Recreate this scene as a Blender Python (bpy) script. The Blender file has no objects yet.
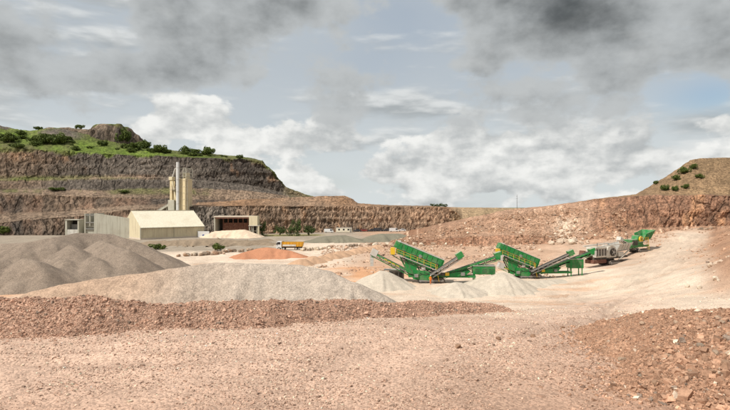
import bpy, bmesh, math, random
import numpy as np
from mathutils import Vector, Matrix

R = math.radians
random.seed(7)
rng = np.random.default_rng(11)
scene = bpy.context.scene
COL = scene.collection

# ------------------------------------------------------------------ camera
CAM_H, FPX, CXP, HOR = 7.0, 500.0, 365.0, 207.0      # metres, pixels of the 730 px wide photo
cam_d = bpy.data.cameras.new('camera')
cam_d.sensor_width = 36.0
cam_d.lens = 36.0 * FPX / 730.0
cam_d.shift_y = (HOR - 205.0) / 730.0
cam_d.clip_start, cam_d.clip_end = 0.3, 20000
cam = bpy.data.objects.new('camera', cam_d)
COL.objects.link(cam)
cam.location = (0, 0, CAM_H)
cam.rotation_euler = (R(90), 0, 0)
scene.camera = cam

# ------------------------------------------------------------------ light
SUN_AZ, SUN_EL = R(-128), R(50)         # azimuth clockwise from +Y (view direction)
S_DIR = Vector((math.sin(SUN_AZ) * math.cos(SUN_EL), math.cos(SUN_AZ) * math.cos(SUN_EL), math.sin(SUN_EL)))
sun_d = bpy.data.lights.new('sun', 'SUN')
sun_d.energy, sun_d.angle, sun_d.color = 4.2, R(1.2), (1.0, 0.95, 0.87)
sun = bpy.data.objects.new('sun', sun_d)
COL.objects.link(sun)
sun.location = (-40, -60, 90)
sun.rotation_euler = (-S_DIR).to_track_quat('-Z', 'Y').to_euler()

scene.view_settings.view_transform = 'Standard'
scene.view_settings.look = 'None'
scene.view_settings.gamma = 1.0
scene.view_settings.exposure = 0.18
scene.view_settings.use_curve_mapping = False
scene.render.engine = 'CYCLES'
scene.cycles.max_bounces = 5
scene.cycles.diffuse_bounces = 3


class NT:
    """small helper to write node trees"""
    def __init__(self, tree):
        self.t = tree
        tree.nodes.clear()

    def n(self, kind, ins=None, **attrs):
        nd = self.t.nodes.new(kind)
        for k, v in attrs.items():
            setattr(nd, k, v)
        for k, v in (ins or {}).items():
            self.put(nd.inputs[k], v)
        return nd

    def put(self, sock, v):
        if isinstance(v, bpy.types.NodeSocket):
            self.t.links.new(v, sock)
        elif isinstance(v, bpy.types.Node):
            self.t.links.new(v.outputs[0], sock)
        else:
            if isinstance(v, (tuple, list)) and len(v) == 3 and sock.type == 'RGBA':
                v = (*v, 1.0)
            sock.default_value = v

    def m(self, op, a, b=None, c=None, clamp=False):
        nd = self.t.nodes.new('ShaderNodeMath')
        nd.operation = op
        nd.use_clamp = clamp
        for i, v in enumerate((a, b, c)):
            if v is not None:
                self.put(nd.inputs[i], v)
        return nd.outputs[0]

    def mix(self, f, a, b, blend='MIX'):
        nd = self.t.nodes.new('ShaderNodeMix')
        nd.data_type = 'RGBA'
        nd.blend_type = blend
        self.put(nd.inputs[0], f)
        self.put(nd.inputs[6], a)
        self.put(nd.inputs[7], b)
        return nd.outputs[2]

    def smooth(self, v, lo, hi, a=0.0, b=1.0):
        nd = self.t.nodes.new('ShaderNodeMapRange')
        nd.interpolation_type = 'SMOOTHSTEP'
        for i, q in enumerate((v, lo, hi, a, b)):
            self.put(nd.inputs[i], q)
        return nd.outputs[0]

    def noise(self, vec, scale, detail=5, rough=0.55, dist=0.0, dims='3D'):
        nd = self.n('ShaderNodeTexNoise', {'Scale': scale, 'Detail': detail, 'Roughness': rough, 'Distortion': dist},
                    noise_dimensions=dims, normalize=True)
        if vec is not None:
            self.put(nd.inputs['Vector'], vec)
        return nd.outputs[0]

    def mapping(self, vec, scale, loc=(0, 0, 0)):
        return self.n('ShaderNodeMapping', {'Vector': vec, 'Scale': scale, 'Location': loc}).outputs[0]


# ------------------------------------------------------------------ sky with broken cloud
world = bpy.data.worlds.new('World')
scene.world = world
world.use_nodes = True
world.cycles.sampling_method = 'MANUAL'
world.cycles.sample_map_resolution = 256
w = NT(world.node_tree)
tc = w.n('ShaderNodeTexCoord').outputs['Generated']
sky = w.n('ShaderNodeTexSky', sky_type='NISHITA', sun_disc=False, sun_elevation=SUN_EL, sun_rotation=SUN_AZ,
          altitude=200.0, air_density=1.2, dust_density=2.0, ozone_density=1.5).outputs[0]
sx = w.n('ShaderNodeSeparateXYZ', {0: tc})
az = w.m('MULTIPLY', w.m('ARCTAN2', sx.outputs[0], sx.outputs[1]), 180 / math.pi)     # degrees
el = w.m('MULTIPLY', w.m('ARCSINE', sx.outputs[2]), 180 / math.pi)


def azel(px, py):
    x, z = (px - CXP) / FPX, (HOR - py) / FPX
    return math.degrees(math.atan2(x, 1)), math.degrees(math.atan2(z, math.hypot(x, 1)))


def blob(px, py, rx, ry, amp):
    """soft elliptical swelling of cloud cover towards one bearing (radii in degrees)"""
    a0, e0 = azel(px, py)
    a = w.m('MULTIPLY', w.m('SUBTRACT', az, a0), 1.0 / rx)
    e = w.m('MULTIPLY', w.m('SUBTRACT', el, e0), 1.0 / ry)
    r2 = w.m('ADD', w.m('MULTIPLY', a, a), w.m('MULTIPLY', e, e))
    return w.m('MULTIPLY', w.m('EXPONENT', w.m('MULTIPLY', r2, -1.0)), amp)


def total(lst):
    s = lst[0]
    for q in lst[1:]:
        s = w.m('ADD', s, q)
    return s


zz = w.m('MAXIMUM', sx.outputs[2], 0.0)
dirv = w.n('ShaderNodeVectorMath', {0: tc, 3: 57.3}, operation='SCALE').outputs[0]
iso = w.mapping(dirv, (1, 1, 1.5))
iso_up = w.mapping(dirv, (1, 1, 1.5), (-0.5, -0.3, 1.7))
flat_ = w.mapping(dirv, (0.55, 0.55, 2.3), (11, 5, 2))
flat_up = w.mapping(dirv, (0.55, 0.55, 2.3), (11, 5, 3.3))
bil = w.noise(iso, 0.125, 7, 0.55)
bil_up = w.noise(iso_up, 0.125, 5, 0.55)
fl = w.noise(flat_, 0.16, 6, 0.50)
fl_up = w.noise(flat_up, 0.16, 4, 0.50)
soft = w.noise(w.mapping(dirv, (0.8, 0.8, 1.6), (4, 9, 1)), 0.055, 5, 0.5)
fine = w.noise(iso, 0.42, 5, 0.55)
K = 10.0      # the background runs at strength 0.1
# thin high veil, open to the blue in places
gaps = total([blob(700, 97, 4.5, 1.9, 0.50), blob(668, 60, 4.0, 1.6, 0.30), blob(725, 100, 3.0, 2.0, 0.3), blob(395, 25, 6.0, 4.0, 0.20), blob(365, 75, 5.0, 3.0, 0.12), blob(330, 182, 4.0, 1.0, 0.15)])
veil = w.m('SUBTRACT', w.smooth(soft, 0.20, 0.52, 0.78, 0.98), gaps, clamp=True)
veil_c = w.mix(w.smooth(el, 0, 17), (0.60 * K, 0.64 * K, 0.645 * K), (0.43 * K, 0.475 * K, 0.515 * K))
c0 = w.mix(veil, sky, veil_c)
# soft grey middle cloud
md = w.smooth(w.m('ADD', fl, total([blob(60, 108, 12.0, 2.2, 0.02), blob(450, 108, 9.0, 2.0, 0.12), blob(600, 105, 5, 2.0, 0.12), blob(330, 100, 6, 2.0, 0.06), blob(705, 128, 3.6, 1.6, 0.22), blob(400, 45, 8, 5, -0.14), blob(700, 97, 3.5, 1.6, -0.22)])), 0.44, 0.64)
md_l = w.smooth(w.m('SUBTRACT', fl, fl_up), -0.11, 0.11)
md_c = w.mix(md_l, (0.34 * K, 0.365 * K, 0.375 * K), (0.66 * K, 0.675 * K, 0.67 * K))
c1 = w.mix(w.m('MULTIPLY', md, 0.85), c0, md_c)
# bright cumulus banks, flat based, small towards the horizon
cu_bias = total([blob(480, 165, 16.0, 3.2, 0.07), blob(430, 163, 4, 1.0, 0.08), blob(530, 165, 4, 1.0, 0.08), blob(170, 122, 3.4, 2.4, 0.20), blob(200, 116, 3.6, 2.5, 0.26), blob(238, 132, 4.4, 2.1, 0.24), blob(140, 128, 2.6, 1.6, 0.12), blob(280, 142, 4.0, 1.5, 0.16), blob(322, 144, 3.2, 1.5, 0.22),
                 blob(306, 171, 1.8, 0.9, 0.20), blob(360, 176, 3.0, 0.9, 0.12), blob(400, 166, 4.5, 1.0, 0.16), blob(450, 150, 4.5, 1.5, 0.16), blob(500, 144, 4.5, 1.6, 0.20), blob(560, 152, 5.0, 1.7, 0.22), blob(625, 150, 4.5, 1.8, 0.20),
                 blob(450, 186, 6.0, 0.8, 0.16), blob(560, 180, 7, 0.9, 0.16), blob(345, 191, 5, 0.7, 0.14), blob(690, 170, 6, 1.2, 0.12), blob(708, 126, 3.0, 1.2, 0.14),
                 blob(700, 97, 4, 1.8, -0.25), blob(350, 60, 9, 4, -0.16), blob(50, 112, 8, 3, -0.20), blob(420, 120, 5, 1.2, -0.06)])
mixn = w.m('ADD', w.m('MULTIPLY', bil, 1.25), w.m('ADD', w.m('MULTIPLY', fl, 0.35), -0.30))
mixn_up = w.m('ADD', w.m('MULTIPLY', bil_up, 1.25), w.m('ADD', w.m('MULTIPLY', fl_up, 0.35), -0.30))
cu_d = w.m('ADD', w.m('ADD', mixn, cu_bias), w.smooth(el, 5, 22, 0.0, -0.14))
cu = w.smooth(cu_d, 0.50, 0.59)
cu_lit = w.m('ADD', w.smooth(w.m('SUBTRACT', mixn, mixn_up), -0.22, 0.20), w.m('MULTIPLY', w.m('SUBTRACT', fine, 0.5), 0.8), clamp=True)
cu_lit = w.m('ADD', cu_lit, total([blob(195, 110, 6.5, 2.2, 0.30), blob(322, 140, 4.0, 1.6, 0.15), blob(520, 144, 10.0, 1.6, 0.12)]), clamp=True)
cu_c = w.mix(cu_lit, (0.40 * K, 0.42 * K, 0.425 * K), (0.80 * K, 0.80 * K, 0.775 * K))
c1 = w.mix(w.m('MULTIPLY', cu, 0.95), c1, cu_c)
# dark rain cloud
dk_bias = total([blob(110, 45, 17.0, 5.0, 0.03), blob(570, 30, 10, 5.5, 0.12), blob(640, 95, 5, 2, 0.05), blob(560, 6, 9.5, 2.8, 0.36), blob(600, 25, 6.5, 2.4, 0.26), blob(530, 45, 4.5, 2.2, 0.14), blob(600, 75, 3.0, 2.0, 0.14), blob(470, 4, 4, 1.8, 0.14), blob(575, 98, 3.0, 1.0, 0.05),
                 blob(722, 52, 3.2, 2.4, 0.30), blob(735, 20, 3, 2, 0.1), blob(250, 10, 6.5, 3.0, 0.18), blob(230, 45, 5.0, 2.4, 0.08), blob(290, 10, 5, 3.0, 0.06), blob(165, 76, 6.5, 1.7, 0.20), blob(205, 70, 4.5, 1.6, 0.12),
                 blob(60, 55, 10.0, 2.2, 0.12), blob(0, 45, 5, 3, 0.0), blob(90, 22, 8, 2.0, 0.06), blob(20, 12, 4, 1.8, -0.08), blob(125, 40, 3.4, 1.6, -0.14),
                 blob(400, 45, 7.0, 6.0, -0.22), blob(445, 30, 3, 3, -0.08), blob(680, 90, 4.0, 2.2, -0.2), blob(195, 115, 9, 2.6, -0.35), blob(640, 55, 2.6, 1.6, -0.06), blob(672, 18, 2.6, 2.6, -0.14)])
dn = w.m('ADD', w.m('MULTIPLY', bil, 1.3), w.m('ADD', w.m('MULTIPLY', soft, 0.6), -0.45))
dk_d = w.m('ADD', w.m('ADD', dn, dk_bias), w.smooth(el, 4.0, 12.0, -0.30, -0.02))
dk = w.smooth(dk_d, 0.40, 0.56)
dk_t = w.smooth(w.m('ADD', w.m('ADD', dk_d, w.m('MULTIPLY', w.m('SUBTRACT', fine, 0.5), 0.32)), w.m('MULTIPLY', w.m('SUBTRACT', bil_up, bil), 1.2)), 0.38, 1.30)
dk_c = w.mix(dk_t, (0.46 * K, 0.48 * K, 0.485 * K), (0.055 * K, 0.062 * K, 0.064 * K))
c2 = w.mix(w.m('MULTIPLY', dk, 0.95), c1, dk_c)
# below the horizon: the colour of the land
c3 = w.mix(w.smooth(el, -2.0, 0.0), (0.22 * K, 0.19 * K, 0.16 * K), c2)
w.n('ShaderNodeOutputWorld', {0: w.n('ShaderNodeBackground', {0: c3, 1: 0.1})})


# ------------------------------------------------------------------ numpy noise
def _hash(ix, iy, iz, seed):
    h = (ix.astype(np.int64) * 374761393 + iy.astype(np.int64) * 668265263 + iz.astype(np.int64) * 2147483647 + seed * 974634541) & 0xFFFFFFFF
    h = ((h ^ (h >> 13)) * 1274126177) & 0xFFFFFFFF
    h = ((h ^ (h >> 16)) * 2246822519) & 0xFFFFFFFF
    return ((h ^ (h >> 15)) & 0xFFFFFF) / float(0xFFFFFF)


def vnoise(x, y, z=None, seed=0):
    x = np.asarray(x, float); y = np.asarray(y, float)
    z = np.zeros_like(x) if z is None else np.asarray(z, float)
    ix, iy, iz = np.floor(x), np.floor(y), np.floor(z)
    fx, fy, fz = x - ix, y - iy, z - iz
    fx, fy, fz = fx * fx * (3 - 2 * fx), fy * fy * (3 - 2 * fy), fz * fz * (3 - 2 * fz)
    out = 0
    for dx in (0, 1):
        wx = fx if dx else 1 - fx
        for dy in (0, 1):
            wy = fy if dy else 1 - fy
            for dz in (0, 1):
                wz = fz if dz else 1 - fz
                out = out + wx * wy * wz * _hash(ix + dx, iy + dy, iz + dz, seed)
    return out * 2 - 1


def fbm(x, y, z=None, octaves=5, gain=0.5, seed=0):
    s, a, f, t = 0, 1.0, 1.0, 0
    z = np.zeros_like(x) if z is None else z
    for o in range(octaves):
        s = s + a * vnoise(x * f + 13.1 * o, y * f - 7.3 * o, z * f + 3.7 * o, seed + o)
        t += a
        a *= gain
        f *= 2.03
    return s / t


def worley(u, v, seed=0):
    """distance to nearest cell centre, second nearest and a random number of that cell"""
    iu, iv = np.floor(u), np.floor(v)
    f1 = np.full(u.shape, 9.0); f2 = np.full(u.shape, 9.0); cid = np.zeros(u.shape)
    zero = np.zeros_like(iu)
    for du in (-1, 0, 1):
        for dv in (-1, 0, 1):
            cu_, cv_ = iu + du, iv + dv
            px = cu_ + _hash(cu_, cv_, zero, seed); py = cv_ + _hash(cu_, cv_, zero + 1, seed)
            d = np.hypot(u - px, v - py)
            closer = d < f1
            f2 = np.where(closer, f1, np.minimum(f2, d))
            cid = np.where(closer, _hash(cu_, cv_, zero + 2, seed), cid)
            f1 = np.where(closer, d, f1)
    return f1, f2, cid


# ------------------------------------------------------------------ materials
def lin(r, g, b):
    f = lambda c: (c / 255 / 12.92) if c / 255 <= 0.04045 else ((c / 255 + 0.055) / 1.055) ** 2.4
    return (f(r), f(g), f(b))


MATS = {}


def new_mat(name):
    m = bpy.data.materials.new(name)
    m.use_nodes = True
    MATS[name] = m
    return m, NT(m.node_tree)


def mat_plain(name, col, rough=0.6, metal=0.0, wear=0.25, dirt=(0.42, 0.31, 0.23), dirt_amt=0.35, scale=1.2, spec=0.4, streak=0.0, dust=0.0):
    """painted or raw surface with patchy dirt, run-off streaks and dust lying on its upward faces"""
    m, t = new_mat(name)
    pos = t.n('ShaderNodeTexCoord').outputs['Object']
    n1 = t.noise(pos, scale, 6, 0.6)
    n2 = t.noise(pos, scale * 7, 4, 0.6)
    c = t.mix(t.smooth(n2, 0.25, 0.75, 0, wear), col, tuple(x * 0.72 for x in col))
    c = t.mix(t.smooth(n1, 0.42, 0.78, 0, dirt_amt), c, dirt)
    if streak:
        n3 = t.noise(t.mapping(pos, (1.6, 1.6, 0.10)), 1.0, 5, 0.65)
        c = t.mix(t.smooth(n3, 0.45, 0.75, 0, streak), c, tuple(x * 0.55 for x in dirt))
    if dust:
        nz = t.n('ShaderNodeSeparateXYZ', {0: t.n('ShaderNodeNewGeometry').outputs['Normal']}).outputs[2]
        c = t.mix(t.m('MULTIPLY', t.smooth(t.m('ADD', nz, t.m('MULTIPLY', t.m('SUBTRACT', n1, 0.5), 0.9)), 0.35, 1.0), dust), c, (0.46, 0.39, 0.31))
    b = t.n('ShaderNodeBsdfPrincipled', {'Base Color': c, 'Roughness': t.smooth(n1, 0.3, 0.7, rough - 0.1, min(1, rough + 0.2)), 'Metallic': metal})
    b.inputs['Specular IOR Level'].default_value = spec
    bump = t.n('ShaderNodeBump', {'Strength': 0.15, 'Distance': 0.02, 'Height': n2})
    t.put(b.inputs['Normal'], bump.outputs[0])
    t.n('ShaderNodeOutputMaterial', {0: b.outputs[0]})
    return m


def mat_glass(name, col=(0.02, 0.025, 0.03)):
    m, t = new_mat(name)
    b = t.n('ShaderNodeBsdfPrincipled', {'Base Color': col, 'Roughness': 0.08})
    t.n('ShaderNodeOutputMaterial', {0: b.outputs[0]})
    return m


def mat_earth(name, grain=6.0, grain2=1.3, bump=0.12, contrast=0.45, streak=None, crack=0.0, fine=30.0):
    """loose or solid stone; large colour zones come from the mesh's 'tone' colour, grain from noise"""
    m, t = new_mat(name)
    pos = t.n('ShaderNodeTexCoord').outputs['Object']
    tone = t.n('ShaderNodeAttribute', attribute_name='tone').outputs['Color']
    p2 = t.mapping(pos, streak) if streak else pos
    vo = t.n('ShaderNodeTexVoronoi', {'Vector': p2, 'Scale': grain}, feature='F1')
    vcol = vo.outputs['Color']
    vs = t.n('ShaderNodeSeparateColor', {0: vcol})
    n1 = t.noise(p2, grain2, 6, 0.62)
    n2 = t.noise(p2, fine, 4, 0.65)
    c = t.mix(t.smooth(vs.outputs[0], 0.0, 1.0, 0.0, 1.0), tuple([1 - contrast] * 3), tuple([1 + contrast * 0.75] * 3))
    c = t.mix(1.0, tone, c, 'MULTIPLY')
    k = t.smooth(n1, 0.25, 0.75, 1 - contrast * 0.55, 1 + contrast * 0.45)
    c = t.mix(1.0, c, t.n('ShaderNodeCombineColor', {0: k, 1: k, 2: k}).outputs[0], 'MULTIPLY')
    k2 = t.smooth(n2, 0.25, 0.75, 1 - contrast * 0.5, 1 + contrast * 0.4)
    c = t.mix(1.0, c, t.n('ShaderNodeCombineColor', {0: k2, 1: k2, 2: k2}).outputs[0], 'MULTIPLY')
    h = t.m('ADD', t.m('MULTIPLY', vo.outputs['Distance'], -0.6), t.m('MULTIPLY', n2, 0.7))
    if crack:
        ve = t.n('ShaderNodeTexVoronoi', {'Vector': p2, 'Scale': grain * 0.45}, feature='DISTANCE_TO_EDGE').outputs[0]
        h = t.m('ADD', h, t.smooth(ve, 0.0, 0.10, -crack, 0.0))
    bp = t.n('ShaderNodeBump', {'Strength': 0.9, 'Distance': bump, 'Height': h})
    b = t.n('ShaderNodeBsdfPrincipled', {'Base Color': c, 'Roughness': 0.95, 'Normal': bp.outputs[0]})
    b.inputs['Specular IOR Level'].default_value = 0.15
    t.n('ShaderNodeOutputMaterial', {0: b.outputs[0]})
    return m


def mat_stone(name):
    """single stones; each stone carries its own tone"""
    m, t = new_mat(name)
    pos = t.n('ShaderNodeTexCoord').outputs['Object']
    tone = t.n('ShaderNodeAttribute', attribute_name='tone').outputs['Color']
    n1 = t.noise(pos, 9.0, 5, 0.65)
    k = t.smooth(n1, 0.25, 0.75, 0.72, 1.2)
    c = t.mix(1.0, tone, t.n('ShaderNodeCombineColor', {0: k, 1: k, 2: k}).outputs[0], 'MULTIPLY')
    bp = t.n('ShaderNodeBump', {'Strength': 0.6, 'Distance': 0.03, 'Height': n1})
    b = t.n('ShaderNodeBsdfPrincipled', {'Base Color': c, 'Roughness': 0.92, 'Normal': bp.outputs[0]})
    b.inputs['Specular IOR Level'].default_value = 0.2
    t.n('ShaderNodeOutputMaterial', {0: b.outputs[0]})
    return m


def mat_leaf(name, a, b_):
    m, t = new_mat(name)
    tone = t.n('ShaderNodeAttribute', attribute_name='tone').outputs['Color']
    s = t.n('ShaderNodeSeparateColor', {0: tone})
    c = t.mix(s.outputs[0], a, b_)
    d = t.n('ShaderNodeBsdfPrincipled', {'Base Color': c, 'Roughness': 0.7})
    d.inputs['Specular IOR Level'].default_value = 0.25
    tr = t.n('ShaderNodeBsdfTranslucent', {'Color': c})
    mx = t.n('ShaderNodeMixShader', {0: 0.2, 1: d.outputs[0], 2: tr.outputs[0]})
    t.n('ShaderNodeOutputMaterial', {0: mx.outputs[0]})
    return m


mat_earth('ground_gravel', grain=13.0, grain2=0.35, bump=0.03, contrast=0.27, fine=22.0)
mat_earth('rock_face', grain=0.9, grain2=0.14, bump=0.45, contrast=0.42, streak=(1, 1, 0.5), crack=0.0, fine=2.2)
mat_earth('rubble', grain=1.7, grain2=0.22, bump=0.3, contrast=0.36, fine=4.0)
mat_earth('gravel_heap', grain=7.0, grain2=0.9, bump=0.07, contrast=0.20, fine=14.0)
mat_earth('coarse_heap', grain=9.0, grain2=0.7, bump=0.06, contrast=0.28, fine=20.0)
mat_earth('fine_heap', grain=9.0, grain2=0.35, bump=0.03, contrast=0.12, fine=20.0)
mat_stone('stone')
mat_leaf('leaf', (0.040, 0.064, 0.012), (0.140, 0.180, 0.040))
mat_leaf('leaf_tree', (0.040, 0.065, 0.016), (0.110, 0.150, 0.045))
mat_plain('bark', (0.10, 0.07, 0.05), 0.9, dirt_amt=0.2)
mat_plain('green_paint', (0.006, 0.205, 0.040), 0.5, dirt=(0.27, 0.24, 0.17), dirt_amt=0.55, scale=0.8, streak=0.35, dust=0.75)
mat_plain('yellow_paint', (0.70, 0.44, 0.02), 0.5, dirt_amt=0.4, dust=0.4)
mat_plain('pale_steel', (0.52, 0.50, 0.46), 0.6, dirt_amt=0.45, streak=0.3, dust=0.4)
mat_plain('grey_steel', (0.24, 0.235, 0.22), 0.6, 0.2, dirt_amt=0.5, dust=0.6)
mat_plain('white_paint', (0.62, 0.60, 0.54), 0.5, dirt=(0.33, 0.27, 0.21), dirt_amt=0.6, scale=0.8, streak=0.5, dust=0.4)
mat_plain('rust_steel', (0.14, 0.055, 0.035), 0.8, dirt_amt=0.4)
mat_plain('rubber', (0.022, 0.021, 0.020), 0.85, dirt=(0.26, 0.20, 0.15), dirt_amt=0.5)
mat_plain('dark_steel', (0.05, 0.047, 0.043), 0.7, 0.2, dirt_amt=0.5, dust=0.5)
mat_plain('cream_sheet', (0.66, 0.58, 0.40), 0.55, dirt=(0.45, 0.36, 0.25), dirt_amt=0.35, scale=0.15, streak=0.4)
mat_plain('roof_sheet', (0.74, 0.68, 0.54), 0.5, dirt=(0.52, 0.43, 0.31), dirt_amt=0.45, scale=0.15, streak=0.25)
mat_plain('silo_sheet', (0.70, 0.58, 0.36), 0.6, dirt_amt=0.35, scale=0.2, streak=0.5)
mat_plain('concrete', (0.47, 0.45, 0.37), 0.9, dirt=(0.30, 0.25, 0.19), dirt_amt=0.5, scale=0.2, streak=0.5)
mat_plain('pale_wall', (0.62, 0.53, 0.43), 0.9, dirt=(0.40, 0.30, 0.22), dirt_amt=0.35, scale=0.2)
mat_plain('dark_inside', (0.035, 0.030, 0.026), 0.9, dirt_amt=0.1)  # near-black for back walls: shade of the open bays put into the colour
mat_plain('blue_sign', (0.03, 0.07, 0.25), 0.5, dirt_amt=0.05)
mat_plain('hi_vis', (0.85, 0.22, 0.02), 0.7, dirt_amt=0.1)
mat_plain('skin', (0.45, 0.26, 0.18), 0.6, dirt_amt=0.0)
mat_plain('boot', (0.04, 0.03, 0.025), 0.7, dirt_amt=0.3)
mat_plain('hard_hat', (0.75, 0.74, 0.70), 0.4, dirt_amt=0.1)
mat_plain('truck_yellow', (0.66, 0.32, 0.015), 0.45, dirt=(0.35, 0.22, 0.10), dirt_amt=0.5, streak=0.4, dust=0.4)
mat_plain('car_white', (0.65, 0.65, 0.64), 0.3, dirt_amt=0.1)
mat_plain('car_dark', (0.03, 0.035, 0.045), 0.3, dirt_amt=0.15)
mat_plain('car_red', (0.25, 0.03, 0.025), 0.3, dirt_amt=0.15)
mat_glass('glass')


# ------------------------------------------------------------------ object helpers
def tag(o, label=None, cat=None, group=None, kind=None):
    if label: o['label'] = label
    if cat: o['category'] = cat
    if group: o['group'] = group
    if kind: o['kind'] = kind
    return o


def empty(name, loc=(0, 0, 0), rz=0.0):
    o = bpy.data.objects.new(name, None)
    COL.objects.link(o)
    o.location = loc
    o.rotation_euler = (0, 0, rz)
    o.empty_display_size = 0.5
    return o


def link(name, me, mat, parent=None):
    if mat is not None and not me.materials:
        me.materials.append(MATS[mat])
    o = bpy.data.objects.new(name, me)
    COL.objects.link(o)
    if parent is not None:
        o.parent = parent
    return o


def copy_tree(o, parent=None):
    c = o.copy()
    COL.objects.link(c)
    c.parent = parent
    for ch in list(o.children):
        copy_tree(ch, c)
    return c


def mesh_np(name, verts, faces, tone=None, smooth=False):
    """verts (n,3); faces (m,k) all of one size"""
    verts = np.asarray(verts, np.float32); faces = np.asarray(faces, np.int32)
    k = faces.shape[1]
    me = bpy.data.meshes.new(name)
    me.vertices.add(len(verts)); me.vertices.foreach_set('co', verts.ravel())
    me.loops.add(faces.size); me.loops.foreach_set('vertex_index', faces.ravel())
    me.polygons.add(len(faces)); me.polygons.foreach_set('loop_start', np.arange(len(faces), dtype=np.int32) * k)
    me.update(calc_edges=True)
    if tone is not None:
        a = me.color_attributes.new('tone', 'FLOAT_COLOR', 'POINT')
        c = np.ones((len(verts), 4), np.float32); c[:, :3] = np.clip(tone, 0, 1)
        a.data.foreach_set('color', c.ravel())
    me.polygons.foreach_set('use_smooth', np.full(len(faces), bool(smooth)))
    me.validate()
    return me


def grid_faces(nr, nc):
    i = np.arange(nr * nc).reshape(nr, nc)
    return np.stack([i[:-1, :-1], i[:-1, 1:], i[1:, 1:], i[1:, :-1]], -1).reshape(-1, 4)


class MB:
    """collects simple solids and links them as one mesh"""
    def __init__(self):
        self.v, self.f = [], []

    def add(self, vs, fs):
        k = len(self.v)
        self.v += [tuple(p) for p in vs]
        self.f += [tuple(i + k for i in f) for f in fs]
        return self

    def box(self, x0, x1, y0, y1, z0, z1):
        return self.add([(x0, y0, z0), (x1, y0, z0), (x1, y1, z0), (x0, y1, z0), (x0, y0, z1), (x1, y0, z1), (x1, y1, z1), (x0, y1, z1)],
                        [(3, 2, 1, 0), (4, 5, 6, 7), (0, 1, 5, 4), (1, 2, 6, 5), (2, 3, 7, 6), (3, 0, 4, 7)])

    def bar(self, a, b, wd, ht):
        """rectangular bar from a to b; wd across, ht upwards"""
        a, b = Vector(a), Vector(b)
        d = (b - a).normalized()
        up = Vector((0, 0, 1)) if abs(d.z) < 0.99 else Vector((1, 0, 0))
        s = d.cross(up).normalized(); u = s.cross(d).normalized()
        vs = []
        for p in (a, b):
            for i, j in ((-1, -1), (1, -1), (1, 1), (-1, 1)):
                vs.append(p + s * (i * wd / 2) + u * (j * ht / 2))
        return self.add(vs, [(3, 2, 1, 0), (4, 5, 6, 7), (0, 1, 5, 4), (1, 2, 6, 5), (2, 3, 7, 6), (3, 0, 4, 7)])

    def tube(self, a, b, r, n=8, r2=None):
        a, b = Vector(a), Vector(b)
        d = (b - a).normalized()
        up = Vector((0, 0, 1)) if abs(d.z) < 0.99 else Vector((1, 0, 0))
        s = d.cross(up).normalized(); u = s.cross(d).normalized()
        r2 = r if r2 is None else r2
        vs = [p + s * (q * math.cos(2 * math.pi * k / n)) + u * (q * math.sin(2 * math.pi * k / n)) for p, q in ((a, r), (b, r2)) for k in range(n)]
        fs = [(k, (k + 1) % n, n + (k + 1) % n, n + k) for k in range(n)] + [tuple(range(n - 1, -1, -1)), tuple(range(n, 2 * n))]
        return self.add(vs, fs)

    def path(self, pts, r, n=6):
        for a, b in zip(pts[:-1], pts[1:]):
            self.tube(a, b, r, n)
        return self

    def prism(self, prof, y0, y1):
        """outline in x,z pushed along y"""
        n = len(prof)
        vs = [(x, y0, z) for x, z in prof] + [(x, y1, z) for x, z in prof]
        fs = [tuple(range(n)), tuple(range(2 * n - 1, n - 1, -1))] + [((k + 1) % n, k, n + k, n + (k + 1) % n) for k in range(n)]
        return self.add(vs, fs)

    def build(self, name, mat, parent=None, smooth=False, bevel=0.0):
        me = bpy.data.meshes.new(name)
        me.from_pydata(self.v, [], self.f)
        bm = bmesh.new(); bm.from_mesh(me)
        bmesh.ops.recalc_face_normals(bm, faces=bm.faces[:])
        if bevel:
            bmesh.ops.bevel(bm, geom=[e for e in bm.edges if len(e.link_faces) == 2 and e.calc_face_angle(0) > 0.6], offset=bevel, segments=1, affect='EDGES', clamp_overlap=True)
        bm.to_mesh(me); bm.free()
        if smooth:
            me.polygons.foreach_set('use_smooth', [True] * len(me.polygons))
        return link(name, me, mat, parent)


# ------------------------------------------------------------------ lie of the land
def P(px, py, d):
    return np.array([d * (px - CXP) / FPX, d, CAM_H - d * (py - HOR) / FPX])


def base_z(y):
    t = np.clip((y - 22) / (84 - 22), 0, 1)
    lin_ = np.clip((y - 27) / 53.0, 0, 1)
    return -7.8 * (0.55 * lin_ + 0.45 * t * t * (3 - 2 * t))


_cp = [(606, 265, 121), (634, 253, 137), (690, 232, 165), (700, 229, 173), (780, 229, 172), (660, 299, 62), (730, 300, 55), (730, 270, 72),
       (715, 285, 66), (728, 248, 110), (690, 262, 95), (670, 275, 86), (640, 281, 90), (600, 283, 94), (660, 246, 145), (790, 262, 80), (800, 245, 120), (800, 300, 55),
       (655, 235, 165), (620, 242, 160)]
_X = []; _V = []
for q in _cp:
    p = P(*q)
    _X.append(p[:2]); _V.append(p[2] - base_z(p[1]))
for x in (-160, -90, -40, 0, 25):
    for y in (-60, 10, 40, 70, 100, 130, 170, 220):
        _X.append((x, y)); _V.append(0.0)
for x, y in ((45, 95), (44, 108), (40, 120), (38, 140), (34, 160), (45, 20), (70, 0), (30, 45), (100, -40), (26, 60), (32, 75), (20, 180)):
    _X.append((x, y)); _V.append(0.0)
_X = np.array(_X, float); _V = np.array(_V)
_A = np.sqrt(((_X[:, None] - _X[None]) ** 2).sum(-1) + 36.0)
_Wt = np.linalg.solve(_A + 0.3 * np.eye(len(_X)), _V)

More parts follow.
